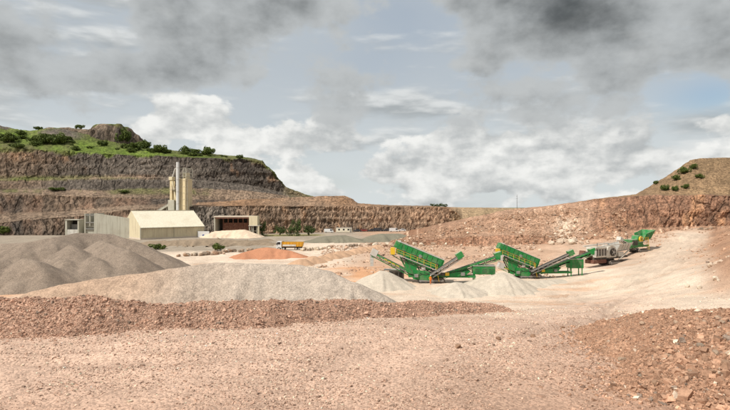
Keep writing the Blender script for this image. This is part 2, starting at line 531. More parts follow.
RUTS = []
for off in (-2.6, -1.0, 0.9, 2.5, 4.2, 6.5, 8.2):
    a = [P(560, 293, 84), P(625, 285, 88), P(655, 268, 104), P(672, 250, 132), (P(692, 234, 160))]
    RUTS.append([(q[0] + off * (0.8 + 0.1 * k), q[1] + off * 0.2 * (k == 0)) for k, q in enumerate(a)])
for k, (y0, y1) in enumerate(((74, 82), (77, 86), (70, 78), (66, 70), (60, 66), (88, 88))):
    RUTS.append([(-18 + 9 * k, y0 - 4), (14 + 2 * k, y0), (33 + 2 * k, y1 - 1), (46, y1 + 3)])


for off in (0.0, 2.1, 7.5, 9.6):
    RUTS.append([(-30, 21.5 + off * 0.9), (-8, 22.5 + off), (8, 26.5 + off * 1.1), (19 + off * 0.4, 38 + off * 1.2), (28 + off, 62 + off), (31 + off * 1.8, 80 + off * 0.3)])


def seg_dist(x, y, pts):
    d = np.full(np.shape(x), 1e9)
    for (ax, ay), (bx, by) in zip(pts[:-1], pts[1:]):
        vx, vy = bx - ax, by - ay
        t = np.clip(((x - ax) * vx + (y - ay) * vy) / (vx * vx + vy * vy), 0, 1)
        d = np.minimum(d, np.hypot(x - ax - t * vx, y - ay - t * vy))
    return d


def G0(x, y):
    x = np.asarray(x, float); y = np.asarray(y, float)
    near = np.clip(1 - np.maximum(np.abs(x) - 220, 0) / 150, 0, 1) * np.clip(1 - np.maximum(y - 230, 0) / 120, 0, 1) * np.clip(1 - np.maximum(-60 - y, 0) / 100, 0, 1)
    r = np.zeros(np.broadcast(x, y).shape)
    for (cx, cy), wt in zip(_X, _Wt):
        r = r + wt * np.sqrt((x - cx) ** 2 + (y - cy) ** 2 + 36.0)
    return base_z(y) + r * near


def G(x, y):
    """ground with its humps and ruts"""
    x = np.asarray(x, float); y = np.asarray(y, float)
    z = G0(x, y)
    d = np.hypot(x, y)
    fade = np.clip(1 - (d - 150) / 150, 0.15, 1)
    z = z + fade * (0.30 * fbm(x / 14, y / 14, octaves=3, seed=3) + 0.10 * fbm(x / 2.6, y / 2.6, octaves=4, seed=5))
    nearf = np.clip(1 - (d - 40) / 25, 0, 1)
    z = z + nearf * 0.028 * fbm(x / 0.35, y / 0.35, octaves=3, seed=8)
    rgt = np.clip((x - 52 - 0.02 * (y - 60)) / 18, 0, 1) * np.clip((y - 50) / 15, 0, 1)
    z = z + rgt * 1.0 * fbm(x / 5, y / 5, octaves=5, gain=0.6, seed=9)
    rb = smoothstep(x - 0.675 * y + 2.0 * fbm(x / 9, y / 9, octaves=3, seed=18), 0, 9) * smoothstep(y, 52, 75) * (1 - smoothstep(y, 150, 172))
    z = z + rb * (2.6 + 0.9 * fbm(x / 4, y / 4, octaves=4, gain=0.6, seed=19))
    for k, pts in enumerate(RUTS):
        dd = seg_dist(x, y, pts) + 0.25 * vnoise(x / 3, y / 3, seed=k)
        wv = 0.6 + 0.4 * vnoise(x / 6, y / 6, seed=40 + k)
        z = z - wv * 0.24 * np.exp(-(dd / 0.45) ** 2) + wv * 0.15 * np.exp(-((dd - 0.9) / 0.4) ** 2)
    return z


C_PINK = np.array(lin(188, 158, 138)); C_BROWN = np.array(lin(162, 129, 108)); C_PALE = np.array(lin(211, 191, 171))
C_RUST = np.array(lin(196, 142, 100)); C_GREYG = np.array(lin(168, 155, 138)); C_RED = np.array(lin(166, 112, 86))
C_GREEN = np.array((0.105, 0.130, 0.032))


def smoothstep(v, a, b):
    t = np.clip((v - a) / (b - a), 0, 1)
    return t * t * (3 - 2 * t)


def ground_tone(x, y):
    n = fbm(x / 16, y / 16, octaves=4, seed=21); n2 = fbm(x / 4, y / 9, octaves=4, seed=22)
    pale = smoothstep(y + 10 * n + 5 * n2 + 0.35 * np.clip(x, -10, 40), 24, 66)
    c = C_BROWN + (C_PINK - C_BROWN) * smoothstep(y + 14 * n, 8, 26)[..., None]
    c = c + (C_PALE - c) * pale[..., None]
    road = np.exp(-(seg_dist(x, y, [(-26, 23), (-5, 25), (8, 31), (18, 42), (28, 62), (36, 80)]) / (7.0 + 2 * n)) ** 2)
    c = c + (np.array(lin(199, 169, 149)) - c) * (0.7 * road)[..., None]
    rust = np.exp(-(((x - 1) / 9) ** 2 + ((y - 112) / 14) ** 2)) + 0.7 * np.exp(-(((x + 62) / 12) ** 2 + ((y - 86) / 8) ** 2))
    streak = smoothstep(fbm(x / 14, y / 2.5, octaves=4, seed=25), 0.05, 0.5) * smoothstep(y, 50, 75) * (1 - smoothstep(y, 120, 150))
    rust = np.clip(1.2 * rust * (0.7 + 0.8 * n2) + 0.5 * streak, 0, 0.85)
    c = c + (C_RUST - c) * rust[..., None]
    gz = smoothstep(-x + 8 * n, 24, 36) * smoothstep(y + 5 * n2, 160, 172) + 0.9 * smoothstep(y + 8 * n, 205, 225)
    c = c + (C_GREYG * 0.72 - c) * np.clip(gz, 0, 1)[..., None] * 0.85
    rg = np.clip((x - 50 - 0.02 * (y - 60)) / 16, 0, 1) * np.clip((y - 45) / 20, 0, 1) * (0.65 + 0.5 * n2)
    c = c + (np.array(lin(174, 138, 112)) - c) * np.clip(rg, 0, 0.85)[..., None]
    ramp = np.exp(-(seg_dist(x, y, [(36, 80), (50, 92), (62, 106), (81, 132), (105, 161)]) / (6.0 + 2 * n2)) ** 2)
    c = c + (C_PALE * 0.98 - c) * (0.85 * ramp)[..., None]
    bk = smoothstep(x - 0.675 * y + 2.0 * fbm(x / 9, y / 9, octaves=3, seed=18), -1, 4) * smoothstep(y, 50, 70)
    c = c + (np.array(lin(164, 127, 102)) * (1 + 0.25 * n2)[..., None] - c) * (0.9 * bk)[..., None]
    rb = smoothstep(y + 10 * n + 4 * n2, 112, 132) * smoothstep(x + 8 * n, -8, 8) * (1 - smoothstep(x - 0.28 * (y - 110) + 6 * n2, 42, 56))
    c = c + (np.array(lin(184, 148, 122)) - c) * (0.8 * rb)[..., None]
    for k, pts in enumerate(RUTS):
        dd = seg_dist(x, y, pts)
        c = c * (1 - 0.09 * np.exp(-(dd / 0.5) ** 2)[..., None])
    gr = smoothstep(y + 3 * n2, 248, 253) * smoothstep(-x, 18, 26) * smoothstep(x, -68, -58) * (1 - smoothstep(y, 262, 266))
    c = c + (np.array((0.22, 0.20, 0.06)) - c) * np.clip(gr, 0, 1)[..., None] * 0.8
    far = smoothstep(np.hypot(x, y), 700, 1200)[..., None]
    c = c * (1 + 0.18 * n2[..., None])
    return c + (C_GREEN - c) * far


ang = np.concatenate([np.linspace(-180, -46, 44, endpoint=False), np.linspace(-46, 46, 640, endpoint=False), np.linspace(46, 180, 45)])
rad = [1.5]
while rad[-1] < 300: rad.append(rad[-1] * 1.0125)
while rad[-1] < 9000: rad.append(rad[-1] * 1.25)
AA, RR = np.meshgrid(np.radians(ang), np.array(rad))
gx, gy = RR * np.sin(AA), RR * np.cos(AA)
gz_ = G(gx, gy)
nr, nc = gx.shape
verts = np.stack([gx, gy, gz_], -1).reshape(-1, 3)
centre = np.array([[0, 0, float(G(np.array([0.0]), np.array([0.0]))[0])]])
me = mesh_np('ground', verts, grid_faces(nr, nc), ground_tone(gx, gy).reshape(-1, 3), smooth=True)
tag(link('ground', me, 'ground_gravel'), kind='structure')


# ------------------------------------------------------------------ quarry walls as lofts between break lines
def loft(name, px0, px1, ncol, rows, sub, amp, tones, mat, seed=0, cell=(5, 7), back=None, sink=True):
    """rows: break lines [(px, py, d), ...] from foot to crest; sub: steps between rows; amp: roughness at rows;
    tones: function(s, z, rowpos, noise) -> colour"""
    cols = np.linspace(px0, px1, ncol)
    lines = []
    for k, r in enumerate(rows):
        r = np.array(r, float)
        py = np.interp(cols, r[:, 0], r[:, 1]); d = np.interp(cols, r[:, 0], r[:, 2])
        x = d * (cols - CXP) / FPX; z = CAM_H - d * (py - HOR) / FPX
        if k == 0 and sink:
            z = np.minimum(G0(x, d) - 1.2, z - 0.8)
        lines.append(np.stack([x, d, z], -1))
    if back:
        q = lines[-1].copy(); q[:, 0] *= back[0]; q[:, 1] *= back[0]; q[:, 2] += back[1]
        lines.append(q); sub = list(sub) + [6]; amp = list(amp) + [amp[-1]]
    pts, am, rp = [], [], []
    for k in range(len(lines) - 1):
        n = sub[k]
        for j in range(n):
            t = j / n
            pts.append(lines[k] * (1 - t) + lines[k + 1] * t)
            am.append(amp[k] * (1 - t) + amp[k + 1] * t); rp.append(k + t)
    pts.append(lines[-1]); am.append(amp[-1]); rp.append(len(lines) - 1)
    V = np.array(pts)
    am = np.array(am)[:, None]; rp = np.array(rp)[:, None] * np.ones((1, ncol))
    du = np.gradient(V, axis=1); dv = np.gradient(V, axis=0)
    N = np.cross(du, dv); N /= np.linalg.norm(N, axis=-1, keepdims=True) + 1e-9
    s = np.cumsum(np.linalg.norm(du, axis=-1)[0])[None] * np.ones((len(V), 1))
    x, y, z = V[..., 0], V[..., 1], V[..., 2]
    wob = 0.8 * fbm(s / 7, z / 7, octaves=4, gain=0.6, seed=seed + 50)
    f1, f2, cid = worley((s + wob) / cell[0], (z + wob) / cell[1], seed)
    g1, g2, cid2 = worley((s + wob) / cell[0] * 2.6, (z - wob) / cell[1] * 3.1, seed + 1)
    h1, h2, cid3 = worley((s - wob) / cell[0] * 5.6, (z + wob) / cell[1] * 7.5, seed + 4)
    steep = np.clip(1.15 - np.abs(N[..., 2]), 0.15, 1)
    disp = 1.3 * fbm(s / 20, z / 40, octaves=3, seed=seed + 2) + ((cid - 0.5) * 1.5 + (cid2 - 0.5) * 1.15 + (cid3 - 0.5) * 0.75) * steep + 0.5 * fbm(s / 2.2, z / 3, octaves=4, gain=0.65, seed=seed + 3)
    disp += 0.75 * steep * vnoise(s / 45, (z + 0.6 * wob) / 1.7, seed=seed + 8)
    disp -= 0.18 * steep * np.exp(-((g2 - g1) / 0.12) ** 2)
    V = V + N * (disp * am)[..., None] * np.sign(N[..., 1:2] * -1 + 1e-9 + 2 * (N[..., 2:3] > 0.5))
    nn = dict(a=fbm(s / 30, z / 14, octaves=5, seed=seed + 5), b=fbm(s / 5, z / 12, octaves=4, seed=seed + 6), cid=cid, cid2=0.55 * cid2 + 0.45 * cid3, nz=np.abs(N[..., 2]), crack=np.exp(-((f2 - f1) / 0.10) ** 2))
    c = tones(s, V[..., 2], rp, nn, (x, y))
    c = c * (0.82 + 0.36 * nn['cid2'])[..., None] * (1 + 0.22 * nn['b'])[..., None]
    me = mesh_np(name, V.reshape(-1, 3), grid_faces(*V.shape[:2]), c.reshape(-1, 3))
    return tag(link(name, me, mat), kind='structure'), V


def mixc(a, b, t):
    return a + (b - a) * np.clip(t, 0, 1)[..., None]


K_GREY = np.array(lin(108, 99, 90)); K_DARK = np.array(lin(78, 71, 65)); K_BRN = np.array(lin(116, 99, 84)); K_RED = np.array(lin(124, 99, 82))  # dark rock tones, deepened to stand in for cloud shade on the left cliff
K_DIRT = np.array(lin(138, 118, 100)); K_ORNG = np.array(lin(150, 116, 88)); K_GRASS = np.array((0.135, 0.200, 0.028)); K_OLIVE = np.array((0.115, 0.110, 0.045))


def tones_left(s, z, rp, nn, xy):
    one = np.ones(s.shape)
    px = CXP + FPX * xy[0] / xy[1]
    rock_up = mixc(mixc(K_GREY * one[..., None], K_DARK, 0.5 + nn['a']), K_BRN, smoothstep(-px + 90 * nn['a'], -90, 10))
    rock_up = mixc(rock_up, K_ORNG, 0.55 * smoothstep(nn['b'] + nn['a'], 0.5, 0.9))
    rock_lo = mixc(K_BRN * one[..., None], K_DARK, 0.45 + 1.1 * nn['a'])
    rock_lo = mixc(rock_lo, K_RED, 0.25 + nn['b'])
    dirt = mixc(K_DIRT * one[..., None], K_BRN, 0.5 + nn['a'])
    grass = mixc(K_GRASS * one[..., None], K_OLIVE, 0.45 + 1.1 * nn['a'] + 0.6 * nn['b'])
    c = rock_lo
    c = mixc(c, dirt, smoothstep(rp, 0.93, 1.05) * (1 - smoothstep(rp, 1.95, 2.1)))
    c = mixc(c, dirt, smoothstep(rp, 2.85, 3.0) * (1 - smoothstep(rp, 3.95, 4.1)))
    c = mixc(c, rock_up, smoothstep(rp, 3.95, 4.1))
    ledge = smoothstep(rp, 4.8, 5.0) * (1 - smoothstep(rp, 6.0, 6.15))
    c = mixc(c, mixc(dirt, grass, 0.5 + 2 * nn['a']), ledge * smoothstep(-px, -175, -140))
    c = mixc(c, grass, 0.7 * smoothstep(rp, 3.2, 3.6) * (1 - smoothstep(rp, 4.0, 4.2)) * smoothstep(nn['a'] + 0.5 * nn['b'], -0.05, 0.35))
    tail = smoothstep(px, 278, 292)
    c = mixc(c, mixc(K_OLIVE * one[..., None], K_DIRT, 0.5 + nn['a']), tail * smoothstep(rp, 4.2, 4.6))
    c = mixc(c, grass, smoothstep(rp + 0.25 * nn['b'], 6.88, 7.02) * (1 - 0.6 * tail))
    up = smoothstep(rp, 8.25, 8.7) * smoothstep(nn['a'] + 0.3 * nn['b'], 0.10, 0.3) * (1 - smoothstep(px, 70, 90))
    c = mixc(c, K_GREY * 0.9 * one[..., None], up)
    return c


hill_left, HV = loft('quarry_hillside', -130, 330, 900, [
    [(-170, 238, 240), (0, 239, 255), (190, 239, 262), (330, 236, 290)],
    [(-170, 228, 246), (0, 222, 261), (60, 217, 263), (130, 210, 268), (190, 206.5, 268), (330, 206, 296)],
    [(-170, 222, 262), (0, 214, 275), (60, 211.5, 277), (130, 205.5, 280), (190, 204, 282), (330, 205, 306)],
    [(-170, 198, 268), (0, 194.5, 280), (60, 195, 282), (130, 198, 284), (190, 199, 290), (250, 200, 300), (330, 203, 318)],
    [(-170, 193, 280), (0, 190, 292), (60, 190, 294), (130, 190, 296), (190, 188, 300), (250, 191, 308), (285, 195, 316), (330, 202.5, 326)],
    [(-170, 183, 285), (0, 180, 297), (60, 179, 299), (130, 177.5, 301), (160, 178, 303), (200, 182, 306), (250, 187, 313), (285, 193.5, 319), (330, 202, 330)],
    [(-170, 182, 291), (0, 179, 303), (60, 178, 305), (130, 176.5, 307), (160, 177, 309), (200, 180, 310), (250, 185, 316), (285, 193, 321), (330, 201.5, 333)],
    [(-170, 148, 297), (0, 148.5, 309), (60, 151, 311), (100, 153.5, 312), (150, 155, 314), (200, 158, 316), (250, 160, 320), (262, 162, 321), (268, 168, 321), (276, 175, 322), (286, 187, 325), (305, 195, 328), (330, 200, 336)],
    [(-170, 141, 318), (0, 143, 328), (60, 145, 329), (100, 147, 330), (150, 150, 332), (200, 154.5, 332), (250, 159, 332), (262, 161.5, 330), (276, 175, 328), (286, 187, 330), (305, 194.5, 335), (330, 199.5, 342)],
    [(-170, 118, 366), (0, 125, 366), (15, 129, 366), (30, 131, 366), (45, 129, 366), (60, 129, 366), (80, 133, 366), (100, 139, 362), (135, 146, 358), (150, 148, 356), (175, 150.5, 354), (200, 153, 350), (250, 158, 345), (262, 161, 340), (276, 174, 336), (286, 186.5, 338), (305, 194, 342), (330, 199, 348)],
], [26, 10, 22, 10, 16, 8, 38, 10, 22], [0.9, 0.9, 0.4, 0.9, 0.5, 0.9, 0.7, 0.9, 0.35, 0.8], tones_left, 'rock_face', seed=100, cell=(5, 12), back=(1.6, -6.0))


def tones_far(s, z, rp, nn, xy):
    one = np.ones(s.shape)
    px = CXP + FPX * xy[0] / xy[1]
    face = mixc(np.array(lin(150, 123, 101)) * one[..., None], np.array(lin(122, 108, 94)), 0.45 + 1.4 * nn['a'])
    face = mixc(face, K_ORNG, 0.8 * smoothstep(nn['b'] + nn['a'], 0.15, 0.7))
    face = mixc(face, np.array(lin(118, 108, 98)), smoothstep(-px, -262, -215))
    top = mixc(K_ORNG * one[..., None] * 0.92, K_DIRT, 0.5 + nn['a'])
    tan = mixc(np.array(lin(168, 142, 112)) * one[..., None], K_OLIVE * 1.5, 0.3 + nn['a'])
    c = mixc(face, top, smoothstep(rp, 0.95, 1.06))
    c = mixc(c, tan, smoothstep(px, 447, 458) * smoothstep(rp, 0.3, 0.55))
    return c


far_wall, _ = loft('quarry_far_wall', 180, 545, 460, [
    [(180, 240, 258), (250, 238, 266), (330, 236, 284), (445, 234, 296), (470, 232, 300), (545, 232, 300)],
    [(180, 206, 263), (250, 205.5, 271), (330, 206, 288), (400, 206.5, 300), (445, 208, 300), (456, 212, 302), (462, 219, 304), (490, 221, 306), (545, 222, 306)],
    [(180, 204.5, 278), (250, 204, 284), (330, 204.5, 300), (400, 206, 312), (445, 207.5, 312), (456, 210, 318), (462, 217, 318), (490, 219.5, 318), (545, 221, 318)],
    [(180, 199, 300), (262, 199, 300), (285, 197.5, 310), (300, 196.5, 318), (345, 195.5, 318), (351, 198, 318), (358, 203, 318), (372, 204.5, 322), (400, 205.5, 330), (430, 206, 360), (456, 207.5, 400), (490, 208.5, 410), (545, 209, 420)],
], [42, 10, 22], [0.75, 0.7, 0.4, 0.55], tones_far, 'rock_face', seed=200, cell=(3.2, 9), back=(1.7, 0.0))


def tones_right(s, z, rp, nn, xy):
    one = np.ones(s.shape)
    px = CXP + FPX * xy[0] / xy[1]
    rub = mixc(np.array(lin(176, 142, 118)) * one[..., None], np.array(lin(146, 108, 84)), 0.45 + 1.3 * nn['a'] + 0.5 * nn['b'])
    rub = mixc(rub, np.array(lin(214, 186, 160)), 0.8 * smoothstep(nn['cid2'] + 0.5 * nn['b'], 0.72, 1.05))
    red = mixc(np.array(lin(146, 100, 76)) * one[..., None], K_RED, 0.4 + nn['a'])
    face = mixc(np.array(lin(152, 116, 94)) * one[..., None], np.array(lin(112, 84, 68)), 0.45 + 1.6 * nn['a'])
    face = mixc(face, np.array(lin(176, 134, 102)), smoothstep(nn['b'] + 0.6 * nn['a'], 0.1, 0.6))
    face = mixc(face, np.array(lin(92, 74, 62)), 0.6 * nn['crack'])
    hill = mixc(np.array(lin(150, 122, 94)) * one[..., None], np.array(lin(128, 106, 80)), 0.5 + 1.2 * nn['a'])
    c = mixc(rub, red, smoothstep(rp, 0.15, 0.4) * (1 - smoothstep(rp, 1.0, 1.3)) * (1 - smoothstep(px, 575, 610)) * (0.8 + nn['a']))
    c = mixc(c, face, smoothstep(px + 20 * nn['a'], 575, 605) * smoothstep(rp, 1.9, 2.2))
    white = np.exp(-(((px - 566 + 10 * nn['b']) / 13) ** 2)) * smoothstep(rp, 0.0, 0.3) * (1 - smoothstep(rp, 2.6, 3.0))
    c = mixc(c, np.array(lin(205, 184, 162)), 0.85 * white)
    c = mixc(c, hill, smoothstep(rp, 4.0, 4.5) * smoothstep(px, 560, 620))
    return c


right_wall, RW = loft('quarry_rubble_wall', 385, 900, 640, [
    [(385, 245.5, 193), (418, 244, 195), (470, 247, 180), (520, 248, 175), (570, 248, 170), (620, 241, 164), (660, 231.5, 167), (700, 229, 172), (900, 229, 172)],
    [(385, 245, 197), (418, 240, 199), (470, 237.5, 185), (520, 235.5, 180), (560, 236, 176), (620, 236, 169), (660, 230, 171), (700, 228, 175), (900, 228, 175)],
    [(385, 243.5, 204), (418, 238, 206), (470, 234, 196), (520, 232, 190), (570, 232.5, 185), (620, 232, 176), (660, 228, 175), (700, 226.5, 178), (900, 226, 178)],
    [(385, 242, 214), (418, 235, 215), (470, 224, 210), (520, 218, 204), (570, 214, 198), (620, 211, 182), (660, 210.5, 178), (700, 210, 180), (900, 210, 180)],
    [(385, 240.5, 222), (418, 232, 225), (440, 225.5, 226), (470, 218, 224), (517, 208.5, 220), (535, 207, 218), (560, 204.5, 213), (585, 201, 206), (600, 198.5, 196), (640, 196.5, 185), (700, 196.5, 184), (900, 195, 184)],
    [(385, 239.5, 238), (418, 231, 240), (440, 225.5, 238), (470, 218, 236), (517, 208.5, 232), (560, 204, 224), (600, 198, 212), (640, 194, 204), (700, 194.5, 202), (900, 192, 202)],
    [(385, 239, 248), (418, 231, 250), (440, 225.5, 248), (470, 218, 246), (517, 209, 240), (560, 204.5, 236), (600, 198.5, 234), (636, 194, 232), (652, 185, 232), (670, 174, 232), (690, 160.5, 232), (700, 158.5, 232), (730, 157.5, 234), (900, 150, 240)],
], [14, 8, 20, 40, 10, 36], [0.9, 0.8, 0.6, 1.25, 1.0, 0.5, 0.35], tones_right, 'rubble', seed=300, cell=(4.0, 9), back=(1.5, -2.0))

# rocky knoll crowning the left hill
def dome(name, x0, y0, rx, ry, z0, h, tones, seed):
    n = 90
    u = np.linspace(-1.15, 1.15, n)
    U, Vv = np.meshgrid(u, u)
    r = np.hypot(U, Vv)
    prof = 1 - smoothstep(r + 0.40 * fbm(U * 2.2, Vv * 2.2, octaves=4, seed=seed), 0.30, 1.0)
    x, y = x0 + U * rx, y0 + Vv * ry
    f1, f2, cid = worley(x / 5, (y + prof * 12) / 6, seed)
    z = z0 + h * prof + prof * (1 - prof) * 4 * ((cid - 0.5) * 5.5 + 3.2 * fbm(x / 4, y / 4, octaves=4, seed=seed)) + 0.8 * fbm(x / 7, y / 7, octaves=4, seed=seed + 1)
    c = tones(x, y, prof, cid, fbm(x / 6, y / 6, octaves=4, seed=seed + 2))
    me = mesh_np(name, np.stack([x, y, z], -1).reshape(-1, 3), grid_faces(n, n), c.reshape(-1, 3))
    return tag(link(name, me, 'rock_face'), kind='structure')


def tones_knoll(x, y, prof, cid, n):
    c = mixc(np.array(lin(128, 112, 96)) * np.ones(x.shape)[..., None], K_DARK, 0.4 + n + 0.4 * (cid - 0.5))
    g = mixc(K_GRASS * np.ones(x.shape)[..., None], K_OLIVE, 0.5 + n)
    return mixc(c, g, np.maximum(smoothstep(prof + 0.2 * n, 0.90, 1.0), 1 - smoothstep(prof + 0.25 * n, 0.22, 0.42)))


kp = P(101, 140, 368)
dome('rocky_knoll', kp[0], kp[1] + 12, 31, 26, kp[2] - 11.0, CAM_H + (HOR - 126.5) * 380 / FPX - kp[2] + 11.0, tones_knoll, 61)
kp = P(58, 133, 385)
dome('rocky_knoll', kp[0], kp[1] + 14, 34, 20, kp[2] - 10.0, CAM_H + (HOR - 128.5) * 398 / FPX - kp[2] + 10.0, tones_knoll, 63)


# ------------------------------------------------------------------ stockpiles
def heap(name, label, cat, segs, mat, col, res, rough=0.1, rscale=1.2, slope_var=0.12, tonefn=None, group=None, soft=0.3, jag=0.0, gully=1.0):
    """segs: (x0,y0,z0,x1,y1,z1,slope): ridges of tipped material, falling off on all sides"""
    lo = np.array([1e9, 1e9]); hi = -lo
    for s in segs:
        for x, y, z in ((s[0], s[1], s[2]), (s[3], s[4], s[5])):
            r = max(0.5, (z - float(G0(np.array([x]), np.array([y]))[0])) / s[6]) * 1.25 + 1.5
            lo = np.minimum(lo, (x - r, y - r)); hi = np.maximum(hi, (x + r, y + r))
    xs = np.arange(lo[0], hi[0] + res, res); ys = np.arange(lo[1], hi[1] + res, res)
    X, Y = np.meshgrid(xs, ys)
    Xw = X + 0.5 * fbm(X / 3, Y / 3, octaves=3, seed=71); Yw = Y + 0.5 * fbm(X / 3, Y / 3, octaves=3, seed=72)
    Z = np.full(X.shape, -99.0)
    for k, (ax, ay, az_, bx, by, bz, sl) in enumerate(segs):
        vx, vy = bx - ax, by - ay
        L = vx * vx + vy * vy
        t = np.clip(((Xw - ax) * vx + (Yw - ay) * vy) / L, 0, 1) if L > 1e-6 else np.zeros_like(X)
        d = np.hypot(Xw - ax - t * vx, Yw - ay - t * vy)
        d = np.sqrt(d * d + soft * soft) - soft
        zz_ = az_ + t * (bz - az_) - sl * d * (1 + slope_var * fbm(X / 4, Y / 4, octaves=2, seed=80 + k))
        ph = t * math.sqrt(L) + 1.6 * np.arctan2(Yw - ay - t * vy, Xw - ax - t * vx)
        zz_ = zz_ - gully * d * (0.10 * vnoise(ph * 0.9, d * 0.06, seed=130 + k) + 0.05 * vnoise(ph * 2.6, d * 0.15, seed=160 + k))
        Z = np.maximum(Z, zz_)
    Z = Z + rough * fbm(X / rscale, Y / rscale, octaves=4, gain=0.6, seed=90)
    if jag:
        f1, f2, cid = worley(X / 0.33, Y / 0.33, 5)
        Z = Z + jag * (cid - 0.3)
    g = G(X, Y)
    Z0 = Z.copy()
    Z = np.maximum(Z, g - 0.35)
    F = grid_faces(*X.shape)
    keep = (Z0 > g - 0.15).ravel()[F].any(1)
    F = F[keep]
    used = np.unique(F); remap = np.zeros(X.size, np.int64); remap[used] = np.arange(len(used))
    n = fbm(X / 5, Y / 5, octaves=4, seed=95)
    c = np.array(col) * (1 + 0.10 * n)[..., None]
    if tonefn: c = tonefn(X, Y, Z, c, n)
    c = c * (1 + 0.14 * fbm(X / 0.5, Y / 0.5, octaves=2, seed=96))[..., None]
    V = np.stack([X, Y, Z], -1).reshape(-1, 3)[used]
    o0 = V.mean(0); o0[2] = V[:, 2].min()
    me = mesh_np(name, V - o0, remap[F], c.reshape(-1, 3)[used], smooth=not jag)
    o = link(name, me, mat)
    o.location = o0
    tag(o, label, cat, group)
    fn = lambda x, y: None
    return o, (xs, ys, Z, keep)


def seg(a, b=None, slope=0.68):
    b = a if b is None else b
    a, b = P(*a), P(*b)
    return (*a, *b, slope)


H_GREY = lin(140, 125, 111); H_TAN = lin(174, 160, 146); H_BERM = lin(180, 146, 125); H_REDS = lin(182, 128, 98); H_WHITE = lin(189, 177, 161)
H_FAR = lin(126, 120, 104); H_BRN = lin(170, 134, 110)

heap('gravel_stockpile', 'large dark grey gravel stockpile with several tipped ridges before the concrete bays', 'gravel heap', [
    seg((78, 233, 118), (112, 234, 122)), seg((55, 237, 112), (78, 233, 118)), seg((25, 243, 108), (55, 237, 112), 0.62), seg((-40, 244, 112), (25, 243, 108), 0.62),
    seg((112, 234, 122), (138, 242, 122), 0.6), seg((138, 242, 122), (168, 260, 118), 0.55), seg((100, 240, 112), (128, 250, 104), 0.6),
    seg((25, 258, 92), (38, 261, 91), 0.66), seg((-10, 262, 90), (5, 260, 92)), seg((62, 259, 97), (66, 259, 97), 0.6), seg((92, 257, 99), (96, 257, 99), 0.6), seg((122, 260, 101), (124, 260, 101), 0.6),
    seg((70, 245, 106), (74, 246, 105), 0.62), seg((-80, 250, 100), (-40, 252, 96)), seg((-120, 246, 118), (-40, 244, 112)),
], 'gravel_heap', H_GREY, 0.45, rough=0.14, rscale=2.0)

heap('gravel_stockpile', 'long tan grey gravel stockpile directly behind the red stone berm', 'gravel heap', [
    seg((60, 285, 56), (95, 279, 57)), seg((95, 279, 57), (150, 272, 58)), seg((150, 272, 58), (182, 267, 59)), seg((182, 267, 59), (215, 262.5, 60)), seg((215, 262.5, 60), (300, 265, 60)), seg((300, 265, 60), (330, 271, 59), 0.62),
    seg((330, 271, 59), (352, 282, 57), 0.55), seg((352, 282, 57), (378, 297, 57), 0.5), seg((30, 292, 56), (60, 285, 56)),
], 'gravel_heap', H_TAN, 0.22, rough=0.08, rscale=1.2,
    tonefn=lambda X, Y, Z, c, n: mixc(c, np.array(lin(176, 146, 122)), smoothstep(-X + 4 * n, 12, 32) * 0.8))

berm_segs = [seg((-90, 299, 29.5), (-30, 301, 29.5), 0.75), seg((-30, 301, 29.5), (30, 300, 29.6), 0.75), seg((30, 300, 29.6), (66, 298, 29.8), 0.75), seg((66, 298, 29.8), (95, 296, 30), 0.75), seg((95, 296, 30), (118, 300, 30.2), 0.75),
             seg((118, 300, 30.2), (150, 303.5, 30.6), 0.72), seg((150, 303.5, 30.6), (190, 304, 31.2), 0.72), seg((190, 304, 31.2), (240, 302, 32.3), 0.7), seg((240, 302, 32.3), (290, 302, 34), 0.7),
             seg((290, 302, 34), (340, 300.5, 37), 0.68), seg((340, 300.5, 37), (362, 301, 38.5), 0.66), seg((362, 301, 38.5), (376, 303.5, 39.5), 0.62), seg((376, 303.5, 39.5), (405, 302, 42), 0.62), seg((405, 302, 42), (450, 302.5, 46.5), 0.6),
             seg((450, 302.5, 46.5), (482, 303.5, 51.5), 0.55), seg((482, 303.5, 51.5), (497, 305.5, 54), 0.5)]
berm, BERM = heap('stone_berm', 'long low berm of reddish broken stone edging the haul road', 'berm', berm_segs, 'coarse_heap', H_BERM, 0.16, rough=0.24, rscale=1.0, jag=0.06, soft=0.4)

bank_segs = [seg((638, 316, 25.5), (655, 309, 25.5), 0.72), seg((655, 309, 25.5), (700, 311, 24), 0.65), seg((700, 311, 24), (745, 308, 23), 0.65), seg((745, 308, 23), (880, 290, 22), 0.65),
             seg((655, 310, 25.5), (680, 338, 21.5), 0.55), seg((680, 338, 21.5), (705, 376, 18.5), 0.5), seg((720, 318, 22), (760, 360, 18), 0.5), seg((625, 342, 23.2), (645, 320, 25.2), 0.6), seg((640, 385, 19.0), (668, 350, 21.5), 0.4)]
bank, BANK = heap('rubble_heap', 'low heap of coarse brown rubble beside the haul road', 'rubble heap', bank_segs, 'coarse_heap', H_BRN, 0.16, rough=0.26, rscale=1.3, jag=0.06, soft=0.6)

heap('sand_stockpile', 'low orange sand heap in front of the yellow dump truck', 'sand heap', [
    seg((246, 252, 147), (258, 248.5, 149), 0.42), seg((258, 248.5, 149), (268, 247.5, 150), 0.42), seg((268, 247.5, 150), (290, 250.5, 150), 0.4), seg((290, 250.5, 150), (297, 253.5, 149), 0.4)], 'fine_heap', H_REDS, 0.5, rough=0.12, rscale=2)

